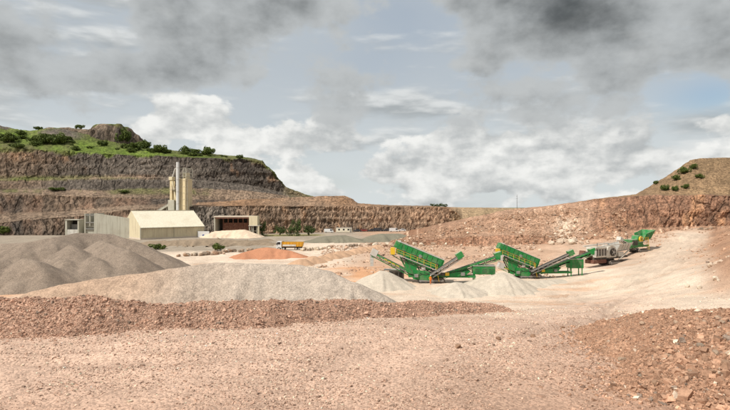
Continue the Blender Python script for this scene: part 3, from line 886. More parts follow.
for k, (a, sl, lab) in enumerate((((382, 270.5, 93), 0.55, 'pale fines cone under the long left discharge belt of the screener'),
                                  ((457, 282, 87), 0.44, 'smaller pale fines cone in front of the screener tracks'),
                                  ((501, 272.5, 93), 0.46, 'broad pale fines cone under the raised right belt head'))):
    heap('fines_heap', lab, 'fines heap', [seg(a, (a[0] + 4, a[1] + 0.5, a[2]), sl)], 'fine_heap', H_WHITE, 0.25, rough=0.05, rscale=1.2)
heap('fines_heap', 'low spread of pale fines beside the second screener', 'fines heap', [seg((512, 280, 96), (530, 281, 97), 0.3), seg((530, 281, 97), (560, 279, 101), 0.3)], 'fine_heap', H_WHITE, 0.3, rough=0.06)

for k in range(10):
    t = k / 9
    px, d = 300 + 76 * t ** 0.85, 128 + 48 * t
    p = np.array([d * (px - CXP) / FPX, d, 0]); p[2] = float(G0(np.array([p[0]]), np.array([p[1]]))[0]) + 1.5 + 0.25 * math.sin(k * 2.1)
    heap('tipped_heap', 'small tan heap tipped in the row across the quarry floor', 'stone heap', [(p[0], p[1], p[2], p[0] + 0.8, p[1] + 0.4, p[2], 0.55)],
         'fine_heap', lin(188, 154, 126), 0.4, rough=0.10, group='row of tipped heaps on the quarry floor')
for segs_, lab in (([seg((325, 236, 214), (345, 235, 216), 0.3)], 'olive grey aggregate heap nearest the trees below the far wall'),
                   ([seg((382, 233.5, 222), (398, 233.5, 224), 0.3), seg((398, 233.5, 224), (418, 237, 224), 0.3)], 'twin topped olive grey aggregate heap below the far wall'),
                   ([seg((436, 233.5, 232), (470, 232.5, 236), 0.3), seg((470, 232.5, 236), (488, 235, 234), 0.3)], 'long olive grey aggregate heap reaching towards the red rubble slope')):
    heap('aggregate_heap', lab, 'aggregate heap', segs_, 'fine_heap', H_FAR, 0.6, rough=0.2, rscale=3)
heap('gravel_bank', 'low grey brown gravel bank in front of the cream shed', 'gravel heap', [seg((160, 241, 198), (200, 239, 202), 0.15), seg((200, 239, 202), (240, 240, 202), 0.15), seg((240, 240, 202), (270, 243, 198), 0.15)],
     'gravel_heap', lin(146, 128, 108), 0.6, rough=0.3, rscale=3)


# ------------------------------------------------------------------ loose stones
CUBE = np.array([(-1, -1, -1), (1, -1, -1), (1, 1, -1), (-1, 1, -1), (-1, -1, 1), (1, -1, 1), (1, 1, 1), (-1, 1, 1)], float) * 0.5
CUBE_F = np.array([(3, 2, 1), (3, 1, 0), (4, 5, 6), (4, 6, 7), (0, 1, 5), (0, 5, 4), (1, 2, 6), (1, 6, 5), (2, 3, 7), (2, 7, 6), (3, 0, 4), (3, 4, 7)])


def stones(name, pos, size, tone, parent=None, flat=0.7):
    n = len(pos)
    v = CUBE[None] + rng.uniform(-0.26, 0.26, (n, 8, 3))
    v = v * (size[:, None] * rng.uniform(0.65, 1.35, (n, 3)) * np.array([1, 1, flat]))[:, None, :]
    a = rng.uniform(0, 2 * np.pi, (n, 3)) * np.array([1, 0.12, 0.12])
    ca, sa = np.cos(a), np.sin(a)
    Rz = np.zeros((n, 3, 3)); Rz[:, 0, 0] = ca[:, 0]; Rz[:, 0, 1] = -sa[:, 0]; Rz[:, 1, 0] = sa[:, 0]; Rz[:, 1, 1] = ca[:, 0]; Rz[:, 2, 2] = 1
    Rx = np.zeros((n, 3, 3)); Rx[:, 0, 0] = 1; Rx[:, 1, 1] = ca[:, 1]; Rx[:, 1, 2] = -sa[:, 1]; Rx[:, 2, 1] = sa[:, 1]; Rx[:, 2, 2] = ca[:, 1]
    v = np.einsum('nij,njk,nvk->nvi', Rz, Rx, v) + pos[:, None, :]
    f = CUBE_F[None] + (np.arange(n) * 8)[:, None, None]
    me = mesh_np(name, v.reshape(-1, 3), f.reshape(-1, 3), np.repeat(tone, 8, 0))
    return tag(link(name, me, 'stone', parent), kind='stuff')


def tones_rand(base, n, spread=0.3, white=0.1, grey=0.15):
    c = np.array(base)[None] * np.exp(rng.normal(0, spread, (n, 1)))
    u = rng.random(n)
    c[u < white] = np.array(lin(216, 196, 174)) * np.exp(rng.normal(0, 0.12, (int((u < white).sum()), 1)))
    s = (u > 1 - grey)
    c[s] = np.array(lin(140, 122, 108)) * np.exp(rng.normal(0, 0.2, (int(s.sum()), 1)))
    return np.clip(c, 0.02, 0.75)


# foreground gravel: density falls with distance
n = 110000
dd = 14.5 * (62 / 14.5) ** rng.random(n)
aa = rng.uniform(-0.80, 0.80, n)
x, y = dd * np.tan(aa) * 0.98, dd
size = 0.022 + 0.032 * rng.random(n) ** 2.2 + 0.08 * (rng.random(n) ** 22) + 0.0011 * (dd - 14)
clump = fbm(x / 3, y / 3, octaves=3, seed=33)
keep = rng.random(n) < np.clip(0.55 + 1.2 * clump, 0.10, 1) * np.clip(1.25 - dd / 62, 0.1, 1)
x, y, size = x[keep], y[keep], size[keep]
tn = ground_tone(x, y)
stones('loose_gravel', np.stack([x, y, G(x, y) + size * 0.12], -1), size, np.clip(tn * np.exp(rng.normal(-0.05, 0.30, (len(x), 1))), 0.03, 0.72))


def on_heap(H, n, crest=None):
    xs, ys, Z, keep = H
    F_ok = keep.reshape(len(ys) - 1, len(xs) - 1)
    ii, jj = np.nonzero(F_ok)
    k = rng.integers(0, len(ii), n)
    fx, fy = rng.random(n), rng.random(n)
    i, j = ii[k], jj[k]
    res = xs[1] - xs[0]
    x, y = xs[j] + fx * res, ys[i] + fy * res
    z = (Z[i, j] * (1 - fx) * (1 - fy) + Z[i, j + 1] * fx * (1 - fy) + Z[i + 1, j] * (1 - fx) * fy + Z[i + 1, j + 1] * fx * fy)
    return x, y, z


x, y, z = on_heap(BERM, 84000)
ok = (x / y > -0.95) & (y < np.interp(x, [-30, 0, 12], [31.6, 39, 57]))
x, y, z = x[ok], y[ok], z[ok]
size = 0.028 + 0.04 * rng.random(len(x)) ** 2 + 0.12 * rng.random(len(x)) ** 22
stones('berm_stones', np.stack([x, y, z + size * 0.15], -1), size, tones_rand(H_BERM, len(x), 0.22, 0.02, 0.04), flat=0.85)
x, y, z = on_heap(BANK, 90000)
ok = (y > 15) & (x / y < 0.92)
x, y, z = x[ok], y[ok], z[ok]
size = (0.022 + 0.034 * rng.random(len(x)) ** 2.5 + 0.15 * rng.random(len(x)) ** 26) * np.interp(x / y * 1.0 - 0.03 * (y - 20), [0.40, 0.52, 0.72], [0.62, 0.85, 1.45])
stones('rubble_stones', np.stack([x, y, z + size * 0.15], -1), size, tones_rand(H_BRN, len(x), 0.22, 0.02, 0.03), flat=0.85)

def spill(name, H, n, base, lo, hi, spread):
    x, y, z = on_heap(H, n)
    x = x + rng.normal(0, spread, n); y = y + rng.normal(0, spread, n)
    xs, ys, Z, _ = H
    j = np.clip(((x - xs[0]) / (xs[1] - xs[0])).astype(int), 0, len(xs) - 1); i = np.clip(((y - ys[0]) / (ys[1] - ys[0])).astype(int), 0, len(ys) - 1)
    g = G(x, y)
    ok = (Z[i, j] < g + 0.12) & (y > 15) & (np.abs(x / y) < 0.95)
    x, y, g = x[ok], y[ok], g[ok]
    size = lo + (hi - lo) * rng.random(len(x)) ** 3
    stones(name, np.stack([x, y, g + size * 0.12], -1), size, tones_rand(base, len(x), 0.22, 0.03, 0.04))


spill('spilled_berm_stones', BERM, 26000, H_BERM, 0.03, 0.11, 0.55)
spill('spilled_rubble_stones', BANK, 22000, H_BRN, 0.025, 0.13, 0.65)

# rubble on the bank below the right wall
n = 7000
px_ = rng.uniform(640, 790, n); d_ = rng.uniform(56, 165, n)
x = d_ * (px_ - CXP) / FPX; y = d_
wgt = (1 - np.exp(-(seg_dist(x, y, [(36, 80), (50, 92), (62, 106), (81, 132), (105, 161)]) / 8.0) ** 2)) * np.clip((x - 50 - 0.02 * (y - 60) + 10 * fbm(x / 15, y / 15, octaves=3, seed=39)) / 30, 0, 1) * (0.5 + 1.3 * fbm(x / 8, y / 8, octaves=3, seed=38))
k = rng.random(n) < wgt
x, y = x[k], y[k]
size = 0.08 + 0.32 * rng.random(len(x)) ** 8 + 0.0010 * y
stones('bank_stones', np.stack([x, y, G(x, y) + size * 0.15], -1), size, tones_rand(lin(172, 138, 114), len(x), 0.18, 0.03, 0.04))

# stones strewn behind the screeners
n = 5200
y = rng.uniform(104, 195, n); x = rng.uniform(-14, 62, n)
ok = (rng.random(n) < 0.25 + 1.3 * fbm(x / 9, y / 9, octaves=3, seed=48) + smoothstep(y, 120, 175) * 0.4) & (x < 18 + 0.24 * y)
x, y = x[ok], y[ok]
size = 0.16 + 0.65 * rng.random(len(x)) ** 7 + 0.0008 * y
stones('strewn_stones', np.stack([x, y, G(x, y) + size * 0.12], -1), size, tones_rand(lin(178, 150, 128), len(x), 0.16, 0.10, 0.04))

# rubble scattered over the blasted slope
nrw, ncw = RW.shape[:2]
n = 9000
ri = np.clip((rng.random(n) ** 0.9 * 62), 0, 74).astype(int); ci = rng.integers(5, 300, n)
ci = np.where(rng.random(n) < np.clip((ri - 20) / 40.0, 0, 1), np.minimum(ci, 250), ci)
ok = (fbm(ri / 9.0, ci / 25.0, octaves=3, seed=44) > -0.15)
pos = RW[ri[ok], ci[ok]]
size = 0.18 + 0.75 * rng.random(len(pos)) ** 10
stones('blasted_rubble', pos + np.stack([0 * size, -0.2 * size, 0.1 * size], -1), size, tones_rand(lin(170, 138, 114), len(pos), 0.16, 0.07, 0.03))


# ------------------------------------------------------------------ boulders (single things)
def boulder_mesh(seed):
    bm = bmesh.new()
    bmesh.ops.create_icosphere(bm, subdivisions=2, radius=0.5)
    r = random.Random(seed)
    planes = [(Vector((r.gauss(0, 1), r.gauss(0, 1), r.gauss(0, 1))).normalized(), r.uniform(0.26, 0.42)) for _ in range(9)]
    sc = (r.uniform(0.9, 1.3), r.uniform(0.75, 1.05), r.uniform(0.6, 0.9))
    for v in bm.verts:
        for nrm, h in planes:
            d = v.co.dot(nrm)
            if d > h: v.co -= nrm * (d - h)
        v.co = Vector((v.co.x * sc[0], v.co.y * sc[1], v.co.z * sc[2])) * r.uniform(0.96, 1.04)
    me = bpy.data.meshes.new('boulder')
    bm.to_mesh(me); bm.free()
    a = me.color_attributes.new('tone', 'FLOAT_COLOR', 'POINT')
    b = [(190, 170, 150), (160, 138, 118), (204, 188, 168), (140, 124, 108), (172, 146, 124), (150, 120, 98)][seed % 6]
    for q in a.data: q.color = (*lin(*b), 1)
    me.materials.append(MATS['stone'])
    return me


BOULD = [boulder_mesh(k) for k in range(6)]


def boulder(x, y, s, k, label, group, z=None):
    o = bpy.data.objects.new('boulder', BOULD[k % 6])
    COL.objects.link(o)
    zz_ = float(G(np.array([x]), np.array([y]))[0]) if z is None else z
    o.location = (x, y, zz_ + 0.22 * s)
    o.scale = (s, s, s)
    o.rotation_euler = (random.uniform(-.3, .3), random.uniform(-.3, .3), random.uniform(0, 6.28))
    return tag(o, label, 'boulder', group)


def row(p0, p1, n, s0, s1, label, group, jit=0.9, pal=None):
    a, b = P(*p0), P(*p1)
    for k in range(n):
        t = (k + random.uniform(-.3, .3)) / max(1, n - 1)
        q = a * (1 - t) + b * t
        boulder(q[0] + random.uniform(-jit, jit), q[1] + random.uniform(-jit, jit), random.uniform(s0, s1), random.choice(pal) if pal else random.randrange(6), label, group)


row((181, 257, 150), (222, 255, 156), 22, 1.0, 2.4, 'rough boulder in the line between the gravel bank and orange sand heap', 'boulders edging the gravel bank', 1.4)
row((222, 253, 160), (262, 248, 172), 18, 1.0, 2.1, 'rough boulder in the line between the gravel bank and orange sand heap', 'boulders edging the gravel bank', 1.4)
row((303, 250, 168), (333, 247, 178), 22, 1.0, 2.4, 'pale boulder in the row beside the yellow dump truck', 'boulders beside the dump truck', 1.5)
row((346, 246, 188), (385, 243, 200), 22, 1.0, 2.4, 'boulder in the row in front of the olive grey heaps', 'boulders before the aggregate heaps', 2.0)
row((385, 246, 188), (470, 242, 195), 34, 0.9, 2.4, 'reddish boulder scattered at the foot of the rubble slope', 'boulders at the foot of the rubble slope', 4.0, [1, 4, 5, 2])
row((712, 268, 74), (730, 262, 80), 7, 0.5, 1.3, 'pale boulder lying on the bank below the red rock wall', 'pale boulders on the bank', 1.6, [0, 2])
row((702, 283, 66), (730, 278, 70), 6, 0.4, 0.9, 'pale boulder lying on the bank below the red rock wall', 'pale boulders on the bank', 1.6, [0, 2, 4])
row((548, 246, 172), (585, 244, 168), 12, 1.2, 3.0, 'big whitish boulder at the foot of the rubble behind the screeners', 'whitish boulders behind the screeners', 3.0, [0, 2])
row((452, 262, 112), (478, 262, 112), 5, 1.0, 2.2, 'whitish boulder lying behind the crossed conveyors', 'whitish boulders behind the conveyors', 1.5, [0, 2])
row((690, 229, 170), (730, 229, 168), 9, 0.7, 1.6, 'boulder on the track under the red rock wall', 'boulders under the red wall', 2.0)


def heap_z(H, x, y):
    xs, ys, Z, _ = H
    j = int(np.clip((x - xs[0]) / (xs[1] - xs[0]), 0, len(xs) - 1)); i = int(np.clip((y - ys[0]) / (ys[1] - ys[0]), 0, len(ys) - 1))
    return float(Z[i, j])


for px, d, s, k in ((642, 24.2, 0.34, 2), (622, 22.2, 0.40, 0), (676, 23.4, 0.36, 2), (700, 20.5, 0.40, 1), (716, 19.4, 0.46, 0), (668, 20.6, 0.32, 4), (690, 18.9, 0.38, 0), (722, 21.8, 0.40, 4), (705, 22.2, 0.30, 2),
                        (640, 19.6, 0.30, 1), (727, 18.4, 0.5, 5), (660, 22.4, 0.28, 0), (718, 22.9, 0.42, 2), (697, 23.2, 0.3, 2), (655, 19.0, 0.34, 5), (712, 18.2, 0.36, 5), (678, 21.2, 0.3, 1), (730, 20.4, 0.36, 2)):
    py = 300
    q = P(px, py, d)
    boulder(q[0], q[1], s * 0.85, (1, 3, 4, 5, 1, 5)[k], 'loose angular boulder lying on the brown rubble heap', 'boulders on the rubble heap', heap_z(BANK, q[0], q[1]))
for px, py, d, s in ((458, 354, 24.5, 0.34), (498, 344, 26.5, 0.30), (533, 344, 26.6, 0.32), (563, 335, 29.0, 0.26)):
    q = P(px, py, d)
    boulder(q[0], q[1], s, 5, 'lone dark stone lying on the open gravel road', 'lone stones on the road')


# ------------------------------------------------------------------ trees and shrubs
def crown_mesh(seed, nleaf, leaf, shape=1.0, clumps=14):
    r = np.random.default_rng(seed)
    cc = r.normal(0, 1, (clumps, 3)); cc /= np.linalg.norm(cc, axis=1, keepdims=True)
    cc *= r.uniform(0.25, 0.95, (clumps, 1)); cc[:, 2] = np.abs(cc[:, 2]) * 0.9 if shape < 1 else cc[:, 2]
    cr = r.uniform(0.14, 0.42, clumps); ct = r.uniform(0, 1, clumps)
    k = r.integers(0, clumps, nleaf)
    dv = r.normal(0, 1, (nleaf, 3)); dv /= np.linalg.norm(dv, axis=1, keepdims=True)
    p = cc[k] + dv * (cr[k] * r.uniform(0.55, 1.0, nleaf) ** 0.6)[:, None]
    nrm = dv + r.normal(0, 0.5, (nleaf, 3)); nrm /= np.linalg.norm(nrm, axis=1, keepdims=True)
    t1 = np.cross(nrm, r.normal(0, 1, (nleaf, 3))); t1 /= np.linalg.norm(t1, axis=1, keepdims=True)
    t2 = np.cross(nrm, t1)
    sz = leaf * r.uniform(0.6, 1.4, nleaf)[:, None]
    q = np.stack([p - t1 * sz, p + t2 * sz * 0.6, p + t1 * sz, p - t2 * sz * 0.6], 1)
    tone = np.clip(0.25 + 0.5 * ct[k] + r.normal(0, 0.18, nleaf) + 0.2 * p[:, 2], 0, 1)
    tone = np.repeat(np.stack([tone] * 3, -1), 4, 0)
    return mesh_np('crown', q.reshape(-1, 3), np.arange(nleaf * 4).reshape(-1, 4), tone)


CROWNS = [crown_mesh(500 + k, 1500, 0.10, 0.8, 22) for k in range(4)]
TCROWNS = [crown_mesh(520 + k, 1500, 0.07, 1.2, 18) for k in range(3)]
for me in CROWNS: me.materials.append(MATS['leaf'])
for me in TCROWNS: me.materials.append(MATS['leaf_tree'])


def trunk_mb(h, r, seed, spread):
    mb = MB(); q = random.Random(seed)
    p = Vector((0, 0, -0.6)); top = []
    for k in range(4):
        np_ = Vector((q.uniform(-.05, .05) * h, q.uniform(-.05, .05) * h, h * (k + 1) / 4))
        mb.tube(p, np_, r * (1 - 0.2 * k), 7, r * (0.8 - 0.2 * k)); p = np_
        if k > 0:
            for j in range(2):
                a = q.uniform(0, 6.28)
                mb.tube(np_, np_ + Vector((math.cos(a) * spread, math.sin(a) * spread, spread * 0.7)), r * 0.35, 5, r * 0.1)
    return mb


def plant(name, label, cat, p, w_, h, k, group, tree=False):
    o = empty(name, p, random.uniform(0, 6.28))
    tag(o, label, cat, group)
    trunk_mb(h * 0.6, 0.025 * h + 0.04, k, w_ * 0.25).build('trunk', 'bark', o)
    c = link('crown', (TCROWNS if tree else CROWNS)[k % (3 if tree else 4)], None, o)
    if tree:
        c.location = (0, 0, h * 0.52); c.scale = (w_ * 0.58, w_ * 0.58, h * 0.55)
    else:
        c.location = (0, 0, h * 0.22); c.scale = (w_ * 0.62, w_ * 0.62, h * 0.85)
    return o


def surf(V, px, py):
    """point of a built slope that shows at this pixel (the nearer one where several do)"""
    q = V.reshape(-1, 3)
    e = np.hypot(CXP + FPX * q[:, 0] / q[:, 1] - px, HOR - FPX * (q[:, 2] - CAM_H) / q[:, 1] - py)
    c = np.nonzero(e < e.min() + 0.8)[0]
    return q[c[np.argmin(q[c, 1])]]


HB = 'bushes on the grassy hill'
for k, (px, py, d, wpx, hpx, lab) in enumerate((
        (10, 141, 330, 15, 10, 0), (3, 139, 338, 8, 8, 0), (43, 142, 329, 13, 10, 0), (58, 143, 330, 15, 11, 0), (33, 141, 334, 8, 6, 0), (50, 138, 342, 8, 6, 0), (18, 147, 318, 8, 5, 1),
        (103, 144.5, 330, 9, 6, 1), (134, 148, 331, 13, 8, 0), (126, 147, 336, 8, 6, 0), (145, 147.5, 338, 9, 9, 0), (161, 151, 330, 13, 8, 0), (186, 152.5, 341, 9, 8, 2), (196, 153, 342, 8, 6, 2), (207, 153.5, 343, 11, 8, 2),
        (240, 157.5, 338, 6, 4, 1), (38, 129, 372, 7, 4, 3), (80, 128, 388, 7, 5, 3), (152, 150.5, 327, 6, 4, 1), (68, 139, 345, 8, 4, 1), (22, 134, 356, 8, 5, 1))):
    labs = ('dense dark green bush on the grassy hilltop above the cliff', 'small low shrub in the grass of the hilltop', 'round bush standing on the cliff skyline beside two others', 'little bush on the bare top of the rocky rise')
    p_ = surf(HV, px, py + 0.5) if lab != 3 else P(px, py + 0.8, d)
    plant('bush', labs[lab], 'bush', p_, wpx * d / FPX, hpx * d / FPX, k, HB + (' %s' % ('crest', 'grass', 'skyline', 'rise')[lab]))
for k in range(34):
    px = random.choice((random.uniform(-5, 75), random.uniform(60, 170), random.uniform(120, 235)))
    f = random.random()
    py = np.interp(px, [0, 100, 150, 250], [147, 151, 153, 159]) - f * np.interp(px, [0, 60, 100, 150, 250], [15, 13, 9, 3, 1])
    w0 = random.uniform(2.0, 5.5)
    plant('bush', 'small low shrub in the grass of the hilltop', 'bush', surf(HV, px, py), w0, w0 * random.uniform(0.3, 0.55), k, HB + ' grass')
plant('bush', 'tall ivy dark bush growing up the flank of the rocky knoll', 'bush', P(124, 142, 366), 8, 10, 2, 'bush on the knoll')
for k, (px, py, d, wpx, hpx) in enumerate(((57, 189.5, 292, 12, 4), (124, 191.5, 294, 8, 3), (5, 232, 252, 12, 8))):
    plant('bush', 'scrubby bush on a bench of the dark quarry face', 'bush', surf(HV, px, py + 0.5), wpx * d / FPX, hpx * d / FPX, k + 1, 'bushes on the quarry benches')
for k, (px, py, d, wpx, hpx) in enumerate(((684, 172.5, 231, 8, 7), (693, 168, 231, 6, 6), (675, 179, 230, 6, 5), (664, 189.5, 214, 7, 6), (674, 189, 213, 6, 5), (685, 187.5, 214, 6, 5), (700, 177, 226, 6, 4), (655, 183.5, 231, 4, 4))):
    plant('bush', 'green shrub on the flank of the brown spoil hill', 'bush', surf(RW, px, py + 0.5), wpx * d / FPX, hpx * d / FPX, k, 'shrubs on the spoil hill')
for k, (px, py, d, wpx, hpx) in enumerate(((262.5, 236, 252, 9, 14), (280, 236, 254, 11, 12), (290, 237, 252, 8, 11), (297, 236.5, 251, 11, 17), (309, 236, 254, 11, 13))):
    plant('young_tree', 'young green tree in the grass strip before the far quarry wall', 'tree', P(px, py, d), wpx * d / FPX, hpx * d / FPX, k, 'young trees below the far wall', True)
for k, (px, py, d, wpx, hpx) in enumerate(((433, 207, 352, 7, 4), (439, 207, 353, 8, 5), (445, 207, 352, 7, 4))):
    plant('young_tree', 'small tree on the rim of the far quarry wall', 'tree', P(px, py + 0.6, d), wpx * d / FPX, hpx * d / FPX, k, 'trees on the far rim', True)
plant('bush', 'dark bush growing among the boulders of the gravel bank', 'bush', P(157, 249.5, 176), 4.5, 2.4, 1, 'bushes by the gravel bank')
plant('bush', 'dark bush growing among the boulders of the gravel bank', 'bush', P(218, 250, 168), 3.6, 2.4, 3, 'bushes by the gravel bank')

# ------------------------------------------------------------------ crushing and screening plant
def track_unit(root, x0, x1, y, h=0.95, wd=0.5):
    """crawler: belt of shoes round a frame, with rollers"""
    r = h / 2
    prof = [(x0 + r + r * math.cos(a), r + r * math.sin(a)) for a in np.linspace(math.pi / 2, 3 * math.pi / 2, 8)] + \
           [(x1 - r + r * math.cos(a), r + r * math.sin(a)) for a in np.linspace(-math.pi / 2, math.pi / 2, 8)]
    mb = MB().prism(prof, y - wd / 2, y + wd / 2)
    n = int((x1 - x0 - 2 * r) / 0.3)
    for k in range(n + 1):
        x = x0 + r + k * (x1 - x0 - 2 * r) / n
        mb.box(x - 0.05, x + 0.05, y - wd / 2 - 0.02, y + wd / 2 + 0.02, -0.03, 0.02)
        mb.box(x - 0.05, x + 0.05, y - wd / 2 - 0.02, y + wd / 2 + 0.02, h - 0.02, h + 0.04)
    t = mb.build('crawler_track', 'dark_steel', root)
    MB().box(x0 + r, x1 - r, y - wd / 2 - 0.05, y + wd / 2 + 0.05, r - 0.16, r + 0.16).build('track_frame', 'grey_steel', t)
    for xx in (x0 + r, x1 - r):
        MB().tube((xx, y - wd / 2 - 0.06, r), (xx, y + wd / 2 + 0.06, r), r * 0.55, 12).build('sprocket', 'grey_steel', t)
    return t


def conveyor(root, a, b, y, wd, frame, ht=0.45, head=None, chute=0.0, lattice=True, decal=None, name='conveyor'):
    """inclined belt conveyor from tail a=(x,z) to head b=(x,z)"""
    A, B = Vector((a[0], y, a[1])), Vector((b[0], y, b[1]))
    u = (B - A).normalized(); nrm = Vector((-u.z, 0, u.x)) if u.x > 0 else Vector((u.z, 0, -u.x))
    S = Vector((0, wd / 2, 0)); L = (B - A).length
    mb = MB()
    for s in (-1, 1):
        mb.bar(A + S * s, B + S * s, 0.09, ht * 0.5)
        mb.bar(A + S * s - nrm * ht, B + S * s - nrm * ht, 0.07, 0.09)
        if lattice:
            n = max(3, int(L / 1.1))
            for k in range(n):
                p, q = A + u * (L * k / n), A + u * (L * (k + 1) / n)
                mb.bar(p + S * s - nrm * (ht if k % 2 else 0), q + S * s - nrm * (0 if k % 2 else ht), 0.06, 0.06)
    for k in range(max(2, int(L / 2))):
        p = A + u * (L * (k + 0.5) / max(2, int(L / 2)))
        mb.bar(p - S - nrm * ht, p + S - nrm * ht, 0.07, 0.07)
    c = mb.build(name, frame, root)
    MB().bar(A + nrm * 0.16, B + nrm * 0.16, wd * 0.86, 0.05).bar(A - nrm * (ht * 0.62), B - nrm * (ht * 0.62), wd * 0.8, 0.03).build('belt', 'rubber', c)
    for p in (A, B):
        MB().tube(p - S * 0.9, p + S * 0.9, 0.22, 12).build('drum', 'dark_steel', c)
    for k in range(max(2, int(L / 1.4))):
        p = A + u * (L * (k + 0.5) / max(2, int(L / 1.4))) + nrm * 0.08
        MB().tube(p - S * 0.95, p + S * 0.95, 0.06, 6).build('roller', 'dark_steel', c)
    if head:
        mb = MB()
        mb.bar(B - u * 0.9 + nrm * 0.1, B + u * 0.45 + nrm * 0.1, wd + 0.25, ht + 0.55)
        mb.build('head_guard', head, c, bevel=0.05)
    if chute:
        mb = MB()
        q = B + u * 0.25 - Vector((0, 0, 0.35))
        for k in range(4):
            mb.box(q.x - 0.36 + 0.02 * k, q.x + 0.36 - 0.02 * k, y - wd * 0.42, y + wd * 0.42, q.z - chute * (k + 1) / 4 + 0.03, q.z - chute * k / 4)
        mb.build('dust_chute', 'pale_steel', c)
    if decal:
        mb = MB()
        for k in range(decal):
            p = A + u * (L * (0.45 + 0.33 * k / decal)) - S - nrm * 0.05
            mb.bar(p + Vector((0, -0.07, 0)), p + u * (L * 0.25 / decal) + Vector((0, -0.07, 0)), 0.02, 0.16)
        mb.build('lettering_panel', 'yellow_paint', c)
    return c


def handrail(root, pts, h=1.05, mat='yellow_paint', name='handrail'):
    mb = MB()
    P_ = [Vector(p) for p in pts]
    up = Vector((0, 0, h))
    for a, b in zip(P_[:-1], P_[1:]):
        n = max(1, int(round((b - a).length / 1.3)))
        for k in range(n + 1):
            q = a + (b - a) * (k / n)
            mb.tube(q, q + up, 0.035, 6)
        mb.tube(a + up, b + up, 0.035, 6).tube(a + up * 0.55, b + up * 0.55, 0.03, 6)
    return mb.build(name, mat, root)


